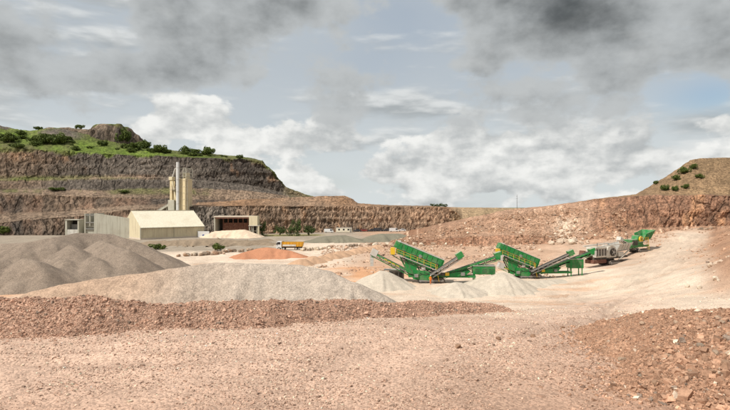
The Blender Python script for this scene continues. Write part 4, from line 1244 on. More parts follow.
def screener(loc, rz, label, left, side, longc, house, sc=1.0, chute=2.4):
    root = empty('mobile_screener', loc, rz)
    root.scale = (sc, sc, sc)
    tag(root, label, 'screener', 'green mobile screeners')
    for y in (-1.15, 1.15):
        track_unit(root, -2.6, 2.6, y)
    mb = MB()
    for y in (-0.7, 0.7):
        mb.bar((-4.4, y, 1.25), (house[0] + 0.5, y, 1.25), 0.22, 0.42)
        mb.bar((-4.2, y, 1.3), (-6.0, y, 4.9), 0.18, 0.24)
        mb.bar((-1.6, y, 1.3), (-3.0, y, 3.5), 0.16, 0.2)
        mb.bar((0.9, y, 1.3), (0.6, y, 3.0), 0.16, 0.2)
        mb.bar((-4.3, y, 1.4), (-2.4, y, 3.4), 0.12, 0.14)
    for x in (-4.2, -1.5, 1.2, 4.2, house[0]):
        mb.box(x - 0.12, x + 0.12, -0.7, 0.7, 1.1, 1.4)
    mb.build('chassis', 'green_paint', root)
    # skirt plates and tank
    MB().prism([(-3.6, 0.75), (-0.4, 0.55), (0.5, 1.6), (-0.6, 2.3), (-3.2, 2.6)], -1.46, -1.40).build('skirt_plate', 'green_paint', root)
    MB().prism([(-4.9, 2.2), (-3.3, 1.5), (-2.6, 3.2), (-5.2, 4.4)], -1.02, -0.96).build('skirt_plate', 'green_paint', root)
    MB().prism([(2.6, 1.35), (6.4, 1.3), (7.4, 2.4), (5.2, 2.2), (3.4, 1.9)], -1.05, -0.99).build('skirt_plate', 'green_paint', root)
    MB().box(-0.6, 1.5, -1.35, -0.75, 1.5, 2.1).build('fuel_tank', 'dark_steel', root, bevel=0.05)
    # screen box
    A, B = Vector((2.2, 0, 3.45)), Vector((-6.5, 0, 6.85))
    u = (B - A).normalized(); nv = Vector((-u.z, 0, u.x)); nv = nv if nv.z > 0 else -nv
    L = (B - A).length; H = 1.15
    sb = None
    for s in (-1, 1):
        y = 0.98 * s
        cs = [A - nv * H, B - nv * H, B + nv * H * 0.95, A + nv * H * 0.8]
        pl = MB().prism([(p.x, p.z) for p in cs], y - 0.03, y + 0.03).build('screen_side', 'green_paint', root)
        for k in range(9):
            p = A + u * (L * (k + 0.4) / 9)
            MB().bar(p + Vector((0, y + s * 0.07, 0)) - nv * H * 0.92, p + Vector((0, y + s * 0.07, 0)) + nv * H * 0.8, 0.10, 0.17).build('stiffener', 'green_paint', pl)
        MB().bar(A + Vector((0, y, 0)) + nv * (H * 0.86), B + Vector((0, y, 0)) + nv * (H * 1.0), 0.22, 0.10).build('top_flange', 'pale_steel', pl)
        MB().bar(A + Vector((0, y + s * 0.06, 0)) - nv * H * 0.1, B + Vector((0, y + s * 0.06, 0)) - nv * H * 0.1, 0.14, 0.16).build('side_rib', 'green_paint', pl)
    for k, t in enumerate((-0.55, 0.25)):
        MB().bar(A + nv * t, B + nv * t, 1.9, 0.05).build('screen_deck', 'dark_steel', root)
    MB().tube(A + u * L * 0.5 + Vector((0, -1.25, 0)), A + u * L * 0.5 + Vector((0, 1.25, 0)), 0.32, 14).build('drive_shaft', 'grey_steel', root)
    # feed head and platform
    MB().bar(B + u * -0.2 + nv * 0.4, B + u * 0.7 + nv * 0.5, 2.1, 1.3).build('feed_box', 'green_paint', root, bevel=0.04)
    MB().box(B.x - 0.2, B.x + 0.7, -1.0, 1.0, B.z + 0.95, B.z + 1.2).build('feed_box_cap', 'pale_steel', root, bevel=0.04)
    MB().box(B.x - 1.5, B.x - 0.3, -1.3, 1.1, B.z - 1.5, B.z - 1.42).build('platform', 'grey_steel', root)
    MB().bar((B.x - 1.2, -0.6, B.z - 1.45), (-5.4, -0.6, 4.0), 0.14, 0.14).build('strut', 'green_paint', root)
    handrail(root, [(B.x - 1.5, -1.3, B.z - 1.42), (B.x - 0.3, -1.3, B.z - 1.42)])
    MB().box(B.x - 1.35, B.x - 0.5, -1.36, -0.4, B.z - 1.4, B.z + 0.0).build('guard_panel', 'yellow_paint', root, bevel=0.03)
    # walkway with yellow rails beside the box
    W0, W1 = Vector((1.1, -1.45, 2.45)), Vector((-6.6, -1.45, 5.5))
    MB().bar(W0, W1, 0.62, 0.10).build('walkway', 'pale_steel', root)
    handrail(root, [W0 + Vector((0, -0.28, 0.05)), W1 + Vector((0, -0.28, 0.05))], 1.0)
    for k in range(4):
        p = W0 + (W1 - W0) * (0.1 + 0.26 * k)
        MB().bar(p + Vector((0, 0.1, -0.05)), p + Vector((0, 0.9, -0.9)), 0.08, 0.08).build('bracket', 'grey_steel', root)
    # hopper plates and collecting belt under the box
    for s in (-1, 1):
        MB().prism([(0.9, 2.9), (-5.9, 5.7), (-4.9, 4.35), (-0.6, 2.35)], s * 0.80 - 0.03, s * 0.80 + 0.03).build('under_hopper', 'green_paint', root)
    conveyor(root, (0.8, 2.0), (-5.6, 4.6), 0.0, 1.3, 'grey_steel', 0.5)
    if left:
        conveyor(root, (-2.0, 0.95), left, 0.1, 1.0, 'green_paint', 0.72, 'pale_steel', chute, decal=4)
        MB().bar((-3.9, -0.5, 1.5), ((left[0] - 2.0) * 0.55, -0.35, (left[1] + 0.9) * 0.52), 0.10, 0.10).build('strut', 'grey_steel', root)
    conveyor(root, (-0.2, 1.75), side, -1.9, 0.9, 'grey_steel', 0.65, 'green_paint')
    conveyor(root, (1.7, 1.35), longc, -0.3, 1.05, 'green_paint', 0.75, 'green_paint', decal=0)
    MB().box(longc[0] + 0.1, longc[0] + 0.55, -1.0, 0.4, longc[1] - 0.95, longc[1] + 0.1).build('head_flap', 'pale_steel', root, bevel=0.03)
    MB().bar((house[0], -0.75, 1.4), ((longc[0] + 1.7) * 0.58, -0.75, (longc[1] + 1.35) * 0.56), 0.10, 0.10).build('strut', 'green_paint', root)
    # rams, hoses, ladder, lockers
    for y in (-0.95, 0.95):
        r_ = MB().tube((-3.4, y, 1.5), (-4.9, y, 4.6), 0.09, 8).build('hydraulic_ram', 'dark_steel', root)
        MB().tube((-4.3, y, 3.4), (-5.3, y, 5.4), 0.05, 8).build('ram_rod', 'pale_steel', r_)
        r_ = MB().tube((3.0, y * 0.8, 1.4), (5.2, y * 0.8, 2.4), 0.08, 8).build('hydraulic_ram', 'dark_steel', root)
    for k in range(5):
        q0 = Vector((-3.2 + 0.9 * k, -1.5, 1.9 + 0.1 * k)); q1 = Vector((-1.0 + 1.4 * k, -1.2, 2.3))
        md_ = (q0 + q1) / 2 - Vector((0, 0.15, 0.5))
        MB().path([q0, (q0 + md_) / 2 - Vector((0, 0, 0.12)), md_, (q1 + md_) / 2 - Vector((0, 0, 0.1)), q1], 0.045, 6).build('hose', 'rubber', root)
    for k, (xa, za, m_n) in enumerate(((-3.3, 1.15, 'grey_steel'), (1.7, 1.5, 'dark_steel'), (2.6, 1.5, 'yellow_paint'), (5.6, 1.48, 'grey_steel'), (-1.9, 2.6, 'pale_steel'))):
        MB().box(xa, xa + 0.75, -1.75 + 0.1 * k, -1.48 + 0.1 * k, za, za + 0.6).build('locker', m_n, root, bevel=0.03)
    ld = MB()
    for y in (-1.95, -1.55): ld.bar((1.4, y, 0.4), (0.7, y, 3.6), 0.06, 0.06)
    for k in range(8): ld.bar((1.35 - 0.085 * k, -1.95, 0.6 + 0.38 * k), (1.35 - 0.085 * k, -1.55, 0.6 + 0.38 * k), 0.05, 0.05)
    ld.build('ladder', 'yellow_paint', root)
    for k in range(4):
        p = A + u * (L * (0.12 + 0.24 * k)) + Vector((0, -1.12, 0)) - nv * 0.3
        MB().box(p.x - 0.22, p.x + 0.22, -1.16, -1.05, p.z - 0.2, p.z + 0.2).build('inspection_hatch', 'dark_steel', root)
    for k in range(3):
        p = A + u * (L * (0.2 + 0.3 * k)) - nv * (H + 0.2)
        for s in (-1, 1): MB().tube((p.x, s * 0.9, p.z - 0.2), (p.x, s * 0.9, p.z + 0.2), 0.12, 8).build('spring', 'dark_steel', root)
    # engine house and feed hopper side
    x0, x1, z0, z1 = house
    h = MB().box(x0, x1, -0.95, 1.2, z0, z1).build('engine_house', 'green_paint', root, bevel=0.06)
    for k in range(3):
        xa = x0 + 0.2 + k * (x1 - x0 - 0.3) / 3
        d_ = MB().box(xa, xa + (x1 - x0 - 0.3) / 3 - 0.12, -1.0, -0.953, z0 + 0.2, z1 - 0.25).build('service_door', 'green_paint', h)
        for j in range(4):
            zz_ = z0 + 0.35 + j * (z1 - z0 - 0.7) / 4
            MB().box(xa + 0.12, xa + (x1 - x0 - 0.3) / 3 - 0.24, -1.02, -1.003, zz_, zz_ + 0.08).build('louvre', 'dark_steel', d_)
    MB().tube((x0 + 0.5, 0.4, z1), (x0 + 0.5, 0.4, z1 + 0.8), 0.09, 8).build('exhaust', 'dark_steel', h)
    MB().box(x0 - 0.1, x1 + 0.1, -1.05, 1.3, z1 + 0.003, z1 + 0.09).build('roof_plate', 'pale_steel', h)
    for x in (x0 + 0.3, x1 - 0.3):
        MB().box(x - 0.09, x + 0.09, -0.8, -0.62, 0, z0).box(x - 0.09, x + 0.09, 0.8, 0.98, 0, z0).build('support_leg', 'green_paint', root)
    MB().prism([(3.4, 1.5), (6.6, 1.5), (7.6, 2.2), (6.9, 2.8), (4.4, 2.5)], -0.6, 0.9).build('belt_hopper', 'green_paint', root, bevel=0.05)
    return root


def gz(x, y):
    return float(G0(np.array([float(x)]), np.array([float(y)]))[0])


def on_ground(px, d, dz=0.0):
    x = d * (px - CXP) / FPX
    return (x, d, float(G(np.array([x]), np.array([float(d)]))[0]) + dz)


screener(on_ground(431, 97.4), R(-3), 'green mobile screener with a long left belt and white dust chute', (-11.3, 5.7), (5.5, 5.5), (13.1, 5.3), (8.0, 12.2, 1.7, 3.3))
screener(on_ground(528, 106), R(4), 'green mobile screener standing between the pale fines cone and white crusher', (-6.6, 2.9), (9.4, 5.9), (15.3, 6.1), (9.6, 12.8, 2.2, 4.3), 0.92, 0)


def white_crusher(loc, rz):
    root = empty('mobile_crusher', loc, rz)
    tag(root, 'white mobile impact crusher on dark crawler tracks', 'crusher')
    for y in (-1.3, 1.3): track_unit(root, -1.2, 4.6, y, 1.15, 0.6)
    mb = MB()
    for y in (-0.8, 0.8): mb.bar((-6.5, y, 1.7), (6.8, y, 1.9), 0.3, 0.5)
    for x in (-5.5, -2, 1.5, 5): mb.box(x - 0.15, x + 0.15, -0.8, 0.8, 1.45, 1.85)
    mb.build('chassis', 'dark_steel', root)
    h = MB().box(-6.2, -1.9, -1.35, 1.35, 2.1, 4.5).build('engine_house', 'white_paint', root, bevel=0.10)
    for k in range(4):
        x = -6.0 + k * 1.03
        p = MB().box(x, x + 0.62, -1.40, -1.352, 2.5, 4.1).build('vent_panel', 'dark_steel', h)
        for j in range(6):
            MB().bar((x + 0.03, -1.43, 2.62 + 0.25 * j), (x + 0.59, -1.43, 2.62 + 0.25 * j), 0.04, 0.09).build('louvre', 'grey_steel', p)
    MB().tube((-3, 0.5, 4.5), (-3, 0.5, 5.4), 0.12, 8).build('exhaust', 'dark_steel', h)
    MB().prism([(-1.7, 1.9), (2.0, 1.9), (2.3, 3.3), (1.6, 4.5), (0.2, 4.9), (-1.3, 4.4)], -1.15, 1.15).build('rotor_housing', 'white_paint', root, bevel=0.08)
    f = MB().tube((0.4, -1.5, 3.2), (0.4, -1.17, 3.2), 0.95, 20).build('flywheel', 'dark_steel', root)
    MB().tube((0.4, -1.6, 3.2), (0.4, -1.49, 3.2), 0.3, 12).build('hub', 'pale_steel', f)
    for k in range(5):
        a = k * 1.2566
        MB().bar((0.4 + 0.3 * math.cos(a), -1.53, 3.2 + 0.3 * math.sin(a)), (0.4 + 0.85 * math.cos(a), -1.53, 3.2 + 0.85 * math.sin(a)), 0.05, 0.12).build('spoke', 'pale_steel', f)
    for s in (-1, 1):
        MB().add([(2.2, s * 1.1, 3.4), (7.0, s * 1.1, 3.7), (7.6, s * 1.9, 5.4), (2.6, s * 1.7, 5.0), (2.2, s * 1.18, 3.4), (7.0, s * 1.18, 3.7), (7.6, s * 1.98, 5.4), (2.6, s * 1.78, 5.0)],
                 [(0, 1, 2, 3), (7, 6, 5, 4), (0, 4, 5, 1), (1, 5, 6, 2), (2, 6, 7, 3), (3, 7, 4, 0)]).build('hopper_side', 'white_paint', root)
        for k in range(5):
            x = 2.9 + k
            MB().bar((x, s * 1.22, 3.5), (x + 0.1, s * 1.84, 5.0), 0.1, 0.08).build('hopper_rib', 'white_paint', root)
    MB().bar((2.0, 0, 3.3), (7.0, 0, 3.6), 2.1, 0.3).build('feeder', 'grey_steel', root)
    MB().bar((-6.6, -1.6, 4.65), (3.0, -1.6, 5.1), 0.5, 0.22).bar((-6.6, 1.6, 4.65), (3.0, 1.6, 5.1), 0.5, 0.22).build('walkway', 'white_paint', root)
    handrail(root, [(-6.2, -1.8, 4.75), (2.6, -1.8, 5.2)], 0.9, 'pale_steel')
    MB().box(-6.8, -2.0, -1.2, 1.2, 0.7, 1.6).build('under_belt_frame', 'rust_steel', root, bevel=0.06)
    conveyor(root, (-0.5, 0.9), (-9.2, 3.2), 0.0, 1.1, 'rust_steel', 0.5, 'rust_steel')
    MB().bar((2.4, -1.55, 1.3), (6.4, -1.55, 3.4), 0.5, 0.08).build('ladder', 'grey_steel', root)
    MB().box(2.4, 4.4, -1.5, -0.9, 2.0, 3.1).build('control_cabinet', 'white_paint', root, bevel=0.06)
    return root


def jaw_crusher(loc, rz):
    root = empty('mobile_crusher', loc, rz)
    tag(root, 'green mobile jaw crusher with flared hopper up the ramp', 'crusher')
    for y in (-1.2, 1.2): track_unit(root, -1.0, 3.2, y, 1.05, 0.55)
    mb = MB()
    for y in (-0.75, 0.75): mb.bar((-4.4, y, 1.6), (5.2, y, 1.8), 0.26, 0.45)
    for x in (-3.6, -0.5, 2.2, 4.6): mb.box(x - 0.13, x + 0.13, -0.75, 0.75, 1.4, 1.75)
    mb.build('chassis', 'green_paint', root)
    h = MB().box(-4.2, -1.3, -1.2, 1.2, 1.9, 3.7).build('engine_house', 'green_paint', root, bevel=0.06)
    for k in range(2):
        MB().box(-4.0 + 1.4 * k, -2.8 + 1.4 * k, -1.25, -1.202, 2.1, 3.4).build('service_door', 'dark_steel', h)
    MB().prism([(-1.0, 1.9), (1.6, 1.9), (2.2, 3.0), (1.5, 4.6), (-0.4, 4.7), (-0.9, 3.6)], -0.95, 0.95).build('jaw_frame', 'green_paint', root, bevel=0.07)
    f = MB().tube((0.3, -1.35, 3.7), (0.3, -1.0, 3.7), 0.8, 18).build('flywheel', 'yellow_paint', root)
    MB().tube((0.3, -1.42, 3.7), (0.3, -1.34, 3.7), 0.3, 12).build('hub', 'dark_steel', f)
    for s in (-1, 1):
        MB().add([(1.8, s * 1.0, 3.3), (5.4, s * 1.0, 3.7), (6.6, s * 1.9, 6.1), (2.2, s * 1.7, 5.2), (1.8, s * 1.08, 3.3), (5.4, s * 1.08, 3.7), (6.6, s * 1.98, 6.1), (2.2, s * 1.78, 5.2)],
                 [(0, 1, 2, 3), (7, 6, 5, 4), (0, 4, 5, 1), (1, 5, 6, 2), (2, 6, 7, 3), (3, 7, 4, 0)]).build('hopper_side', 'green_paint', root)
        for k in range(4):
            MB().bar((2.3 + k, s * 1.14, 3.5), (2.7 + 1.1 * k, s * 1.82, 5.1 + 0.2 * k), 0.1, 0.1).build('hopper_rib', 'green_paint', root)
    MB().add([(5.4, -1.0, 3.7), (5.4, 1.0, 3.7), (6.6, 1.9, 6.1), (6.6, -1.9, 6.1), (5.5, -1.0, 3.7), (5.5, 1.0, 3.7), (6.7, 1.9, 6.1), (6.7, -1.9, 6.1)],
             [(0, 1, 2, 3), (7, 6, 5, 4), (0, 4, 5, 1), (1, 5, 6, 2), (2, 6, 7, 3), (3, 7, 4, 0)]).build('hopper_back', 'green_paint', root)
    MB().bar((1.6, 0, 3.2), (5.4, 0, 3.6), 1.9, 0.3).build('feeder', 'dark_steel', root)
    MB().bar((-1.2, -1.55, 3.0), (2.8, -1.55, 3.0), 0.6, 0.08).build('walkway', 'grey_steel', root)
    handrail(root, [(-1.2, -1.8, 3.04), (2.8, -1.8, 3.04)], 1.1)
    mb = MB()
    for y in (-1.85, -1.35): mb.bar((3.4, y, 0.7), (2.8, y, 4.1), 0.07, 0.07)
    for k in range(9): mb.bar((3.35 - 0.06 * k, -1.85, 0.95 + 0.33 * k), (3.35 - 0.06 * k, -1.35, 0.95 + 0.33 * k), 0.05, 0.05)
    mb.build('ladder', 'yellow_paint', root)
    conveyor(root, (0.5, 0.9), (-8.2, 3.9), 0.0, 1.0, 'white_paint', 0.5, 'white_paint')
    MB().tube((-3.2, 0.6, 3.7), (-3.2, 0.6, 4.6), 0.10, 8).build('exhaust', 'dark_steel', h)
    return root


white_crusher(on_ground(607, 122), R(30))
jaw_crusher(on_ground(636, 138), R(33))


def box_car(name, label, cat, loc, rz, L_, W_, H_, body, group=None, kind='car'):
    """car or van: shaped body, glazing, wheels"""
    root = empty(name, loc, rz)
    tag(root, label, cat, group)
    a = L_ / 2
    if kind == 'car':
        prof = [(-a, 0.32), (a, 0.32), (a, 0.75), (a - 0.15, 0.88), (a * 0.45, 0.98), (a * 0.15, H_), (-a * 0.55, H_), (-a * 0.92, 0.98), (-a, 0.9)]
        win = [(a * 0.40, 1.0), (a * 0.13, H_ - 0.08), (-a * 0.52, H_ - 0.08), (-a * 0.82, 1.0)]
    else:
        prof = [(-a, 0.35), (a, 0.35), (a, 0.95), (a - 0.5, 1.1), (a - 0.95, H_), (-a, H_)]
        win = [(a - 0.6, 1.12), (a - 1.0, H_ - 0.15), (a - 1.8, H_ - 0.15), (a - 1.8, 1.12)]
    b = MB().prism(prof, -W_ / 2, W_ / 2).build('body', body, root, bevel=0.06)
    MB().prism(win, -W_ / 2 - 0.012, W_ / 2 + 0.012).build('window', 'glass', b)
    for x in (-a * 0.62, a * 0.62):
        for s in (-1, 1):
            wh = MB().tube((x, s * (W_ / 2 - 0.2), 0.32), (x, s * (W_ / 2 + 0.03), 0.32), 0.32, 14).build('wheel', 'rubber', root)
            MB().tube((x, s * (W_ / 2 + 0.02), 0.32), (x, s * (W_ / 2 + 0.05), 0.32), 0.18, 10).build('rim', 'grey_steel', wh)
    return root


# small unit half hidden by the fines cone
def power_unit(loc, rz):
    root = empty('power_unit', loc, rz)
    tag(root, 'small dark power unit with white canopy behind the fines cone', 'generator')
    b = MB().box(-1.4, 1.6, -0.9, 0.9, 0.45, 1.95).build('housing', 'grey_steel', root, bevel=0.06)
    MB().box(-2.4, 1.7, -1.0, 1.0, 2.0, 2.16).build('canopy', 'white_paint', root, bevel=0.03)
    for y in (-0.9, 0.9): MB().bar((-2.3, y, 0.4), (-2.3, y, 2.0), 0.08, 0.08).build('post', 'grey_steel', root)
    for k in range(3):
        MB().box(-1.2 + 0.9 * k, -0.5 + 0.9 * k, -0.95, -0.903, 0.7, 1.7).build('vent', 'dark_steel', b)
    for x in (-0.9, 1.1):
        for y in (-0.95, 0.95):
            MB().tube((x, y - 0.12, 0.35), (x, y + 0.12, 0.35), 0.35, 12).build('wheel', 'rubber', root)
    MB().box(-2.4, 1.6, -0.7, 0.7, 0.36, 0.46).build('frame', 'dark_steel', root)


power_unit(on_ground(396, 100), R(-4))


# ------------------------------------------------------------------ worker
def worker(loc, rz):
    root = empty('person', loc, rz)
    tag(root, 'person in orange high visibility clothing standing beside the screener', 'person')
    J = {'pel': (0, 0, .95, .135, .10), 'bel': (0, -.01, 1.1, .14, .105), 'che': (0, 0, 1.3, .165, .115), 'nk0': (0, 0, 1.44, .09, .07), 'nk': (0, -.01, 1.51, .055, .055),
         'hd': (0, -.02, 1.60, .075, .085), 'ht': (0, -.02, 1.70, .078, .09), 'tp': (0, -.01, 1.76, .05, .06)}
    E = [('pel', 'bel'), ('bel', 'che'), ('che', 'nk0'), ('nk0', 'nk'), ('nk', 'hd'), ('hd', 'ht'), ('ht', 'tp')]
    for s, nme in ((-1, 'l'), (1, 'r')):
        st = 0.10 if s > 0 else -0.06
        J['sh' + nme] = (s * .19, 0, 1.40, .068, .068); J['el' + nme] = (s * .27, .03, 1.13, .048, .048); J['wr' + nme] = (s * .26, -.12, .92, .035, .03); J['pa' + nme] = (s * .255, -.16, .85, .04, .02)
        E += [('che', 'sh' + nme), ('sh' + nme, 'el' + nme), ('el' + nme, 'wr' + nme), ('wr' + nme, 'pa' + nme)]
        for q in range(4):
            J['f%d%s' % (q, nme)] = (s * .245 + (q - 1.5) * .021, -.185, .80 - .004 * q, .0095, .0095); J['g%d%s' % (q, nme)] = (s * .24 + (q - 1.5) * .02, -.17, .755 + .008 * abs(q - 1), .008, .008)
            E += [('pa' + nme, 'f%d%s' % (q, nme)), ('f%d%s' % (q, nme), 'g%d%s' % (q, nme))]
        J['t' + nme] = (s * .205, -.19, .84, .011, .011); J['u' + nme] = (s * .195, -.205, .80, .009, .009)
        E += [('pa' + nme, 't' + nme), ('t' + nme, 'u' + nme)]
        J['hp' + nme] = (s * .10, 0, .90, .105, .105); J['kn' + nme] = (s * .115, st - .03, .50, .07, .07); J['an' + nme] = (s * .12, st, .11, .05, .05); J['to' + nme] = (s * .135, st - .17, .045, .045, .035)
        E += [('pel', 'hp' + nme), ('hp' + nme, 'kn' + nme), ('kn' + nme, 'an' + nme), ('an' + nme, 'to' + nme)]
    keys = list(J)
    me = bpy.data.meshes.new('body')
    me.from_pydata([J[k][:3] for k in keys], [(keys.index(a), keys.index(b)) for a, b in E], [])
    o = link('body', me, None, root)
    m = o.modifiers.new('skin', 'SKIN')
    sk = me.skin_vertices[0].data
    for i, k in enumerate(keys):
        sk[i].radius = J[k][3:5]; sk[i].use_root = (k == 'pel')
    o.modifiers.new('sub', 'SUBSURF').levels = 1
    dg = bpy.context.evaluated_depsgraph_get()
    me2 = bpy.data.meshes.new_from_object(o.evaluated_get(dg))
    o.modifiers.clear(); o.data = me2
    for mname in ('hi_vis', 'skin', 'boot', 'pale_steel'): me2.materials.append(MATS[mname])
    for p in me2.polygons:
        c = p.center
        p.use_smooth = True
        p.material_index = 1 if (c.z > 1.50 or (abs(c.x) > .17 and c.z < .93 and c.y < -.08)) else (2 if c.z < .14 else (3 if (1.06 < c.z < 1.11 or .38 < c.z < .42) else 0))
    MB().tube((0, -.02, 1.70), (0, -.02, 1.79), .115, 14, .075).tube((0, -.05, 1.69), (0, -.05, 1.705), .14, 14).build('hard_hat', 'hard_hat', root, smooth=False)
    for s in (-1, 1):
        MB().tube((s * .032, -.108, 1.645), (s * .032, -.098, 1.645), .012, 8).build('eye', 'boot', root)
    MB().bar((0, -.10, 1.64), (0, -.125, 1.605), .022, .03).build('nose', 'skin', root)
    MB().box(-.028, .028, -.107, -.097, 1.558, 1.568).build('mouth', 'rust_steel', root)


worker(on_ground(430.5, 95.0), R(15))


# ------------------------------------------------------------------ dump truck
def dump_truck(loc, rz):
    root = empty('dump_truck', loc, rz)
    tag(root, 'yellow tipper truck with white cab behind the orange sand heap', 'truck')
    MB().box(-4.4, 4.3, -0.5, 0.5, 0.75, 1.1).build('chassis', 'dark_steel', root)
    cab = MB().prism([(-4.6, 0.6), (-2.7, 0.6), (-2.7, 3.0), (-4.2, 3.0), (-4.55, 1.9)], -1.2, 1.2).build('cab', 'car_white', root, bevel=0.08)
    MB().prism([(-4.42, 1.95), (-4.17, 2.78), (-3.1, 2.78), (-3.1, 1.95)], -1.215, 1.215).build('side_window', 'glass', cab)
    MB().add([(-4.60, -1.0, 1.95), (-4.60, 1.0, 1.95), (-4.25, 1.0, 2.85), (-4.25, -1.0, 2.85), (-4.5, -1.0, 1.95), (-4.5, 1.0, 1.95), (-4.2, 1.0, 2.85), (-4.2, -1.0, 2.85)],
             [(0, 1, 2, 3), (7, 6, 5, 4), (0, 4, 5, 1), (1, 5, 6, 2), (2, 6, 7, 3), (3, 7, 4, 0)]).build('windscreen', 'glass', cab)
    MB().box(-4.66, -4.56, -0.9, 0.9, 0.9, 1.6).build('grille', 'dark_steel', cab)
    for y in (-1.0, 1.0): MB().box(-4.68, -4.56, y - 0.15, y + 0.15, 0.72, 0.9).build('headlight', 'pale_steel', cab)
    for y in (-1.38, 1.38): MB().box(-4.5, -4.38, y - 0.1, y + 0.1, 1.9, 2.5).build('mirror', 'dark_steel', cab)
    MB().bar((-4.0, -1.215, 0.75), (-3.0, -1.215, 0.75), 0.02, 0.2).build('door_step', 'dark_steel', cab)
    b = MB()
    b.prism([(-2.45, 1.25), (4.4, 1.25), (4.75, 2.75), (-2.45, 2.75)], -1.25, -1.17).prism([(-2.45, 1.25), (4.4, 1.25), (4.75, 2.75), (-2.45, 2.75)], 1.17, 1.25)
    b.box(-2.5, -2.4, -1.25, 1.25, 1.2, 3.05).box(-2.45, 4.4, -1.17, 1.17, 1.2, 1.3)
    b.add([(4.35, -1.17, 1.3), (4.35, 1.17, 1.3), (4.7, 1.17, 2.72), (4.7, -1.17, 2.72), (4.42, -1.17, 1.3), (4.42, 1.17, 1.3), (4.77, 1.17, 2.72), (4.77, -1.17, 2.72)], [(0, 1, 2, 3), (7, 6, 5, 4), (0, 4, 5, 1), (1, 5, 6, 2), (2, 6, 7, 3), (3, 7, 4, 0)])
    bo = b.build('tipper_body', 'truck_yellow', root)
    for k in range(7):
        MB().bar((-2.2 + 1.05 * k, -1.29, 1.25), (-2.2 + 1.09 * k, -1.29, 2.7), 0.08, 0.12).build('rib', 'truck_yellow', bo)
    MB().box(-2.3, 2.2, -1.345, -1.32, 1.35, 1.95).build('side_panel', 'white_paint', bo)
    MB().box(-2.3, 4.5, -1.1, 1.1, 2.3, 2.55).build('load', 'rust_steel', bo)
    for x in (-3.6, -2.0, 2.2, 3.6):
        for s in (-1, 1):
            wh = MB().tube((x, s * 0.85, 0.52), (x, s * 1.22, 0.52), 0.52, 16).build('wheel', 'rubber', root)
            MB().tube((x, s * 1.2, 0.52), (x, s * 1.25, 0.52), 0.28, 12).build('rim', 'pale_steel', wh)
    return root


dump_truck(on_ground(290, 172), R(0))

for k, (px, d, kind, matn, wid) in enumerate(((329, 279, 'van', 'car_white', 5.2), (357, 288, 'car', 'car_dark', 4.4), (364, 289, 'car', 'car_red', 4.3), (371, 289, 'car', 'car_dark', 4.4), (378, 290, 'van', 'car_dark', 5.0), (386, 290, 'car', 'car_dark', 4.4),
                                             (394, 282, 'van', 'car_white', 5.4), (402, 286, 'car', 'car_white', 4.4), (450, 286, 'van', 'car_white', 5.2))):
    lab = {('van', 'car_white'): 'white van parked below the far quarry wall', ('car', 'car_dark'): 'dark car parked below the far quarry wall', ('car', 'car_red'): 'dark red car parked below the far quarry wall',
           ('van', 'car_dark'): 'dark van parked below the far quarry wall', ('car', 'car_white'): 'white car parked below the far quarry wall'}[(kind, matn)]
    box_car('parked_van' if kind == 'van' else 'parked_car', lab, kind, on_ground(px, d), R([0, 180][k % 2] + random.uniform(-8, 8)), wid, 1.8, 2.1 if kind == 'van' else 1.5, matn, 'vehicles parked below the far wall', kind)
o = empty('site_cabin', on_ground(344, 280), 0)
tag(o, 'long cream site cabin below the far quarry wall', 'cabin')
b = MB().box(-4.4, 4.4, -1.3, 1.3, 0.2, 2.6).build('wall', 'roof_sheet', o, bevel=0.04)
MB().box(-4.5, 4.5, -1.4, 1.4, 2.603, 2.75).build('roof', 'pale_steel', o)
for x in (-3.2, -0.6, 2.0): MB().box(x, x + 1.0, -1.33, -1.303, 1.2, 2.1).build('window', 'glass', b)
MB().box(3.3, 4.1, -1.33, -1.303, 0.3, 2.2).build('door', 'grey_steel', b)
for x in (-3.8, 0, 3.8): MB().box(x - 0.15, x + 0.15, -1.2, 1.2, -0.1, 0.197).build('skid', 'dark_steel', o)


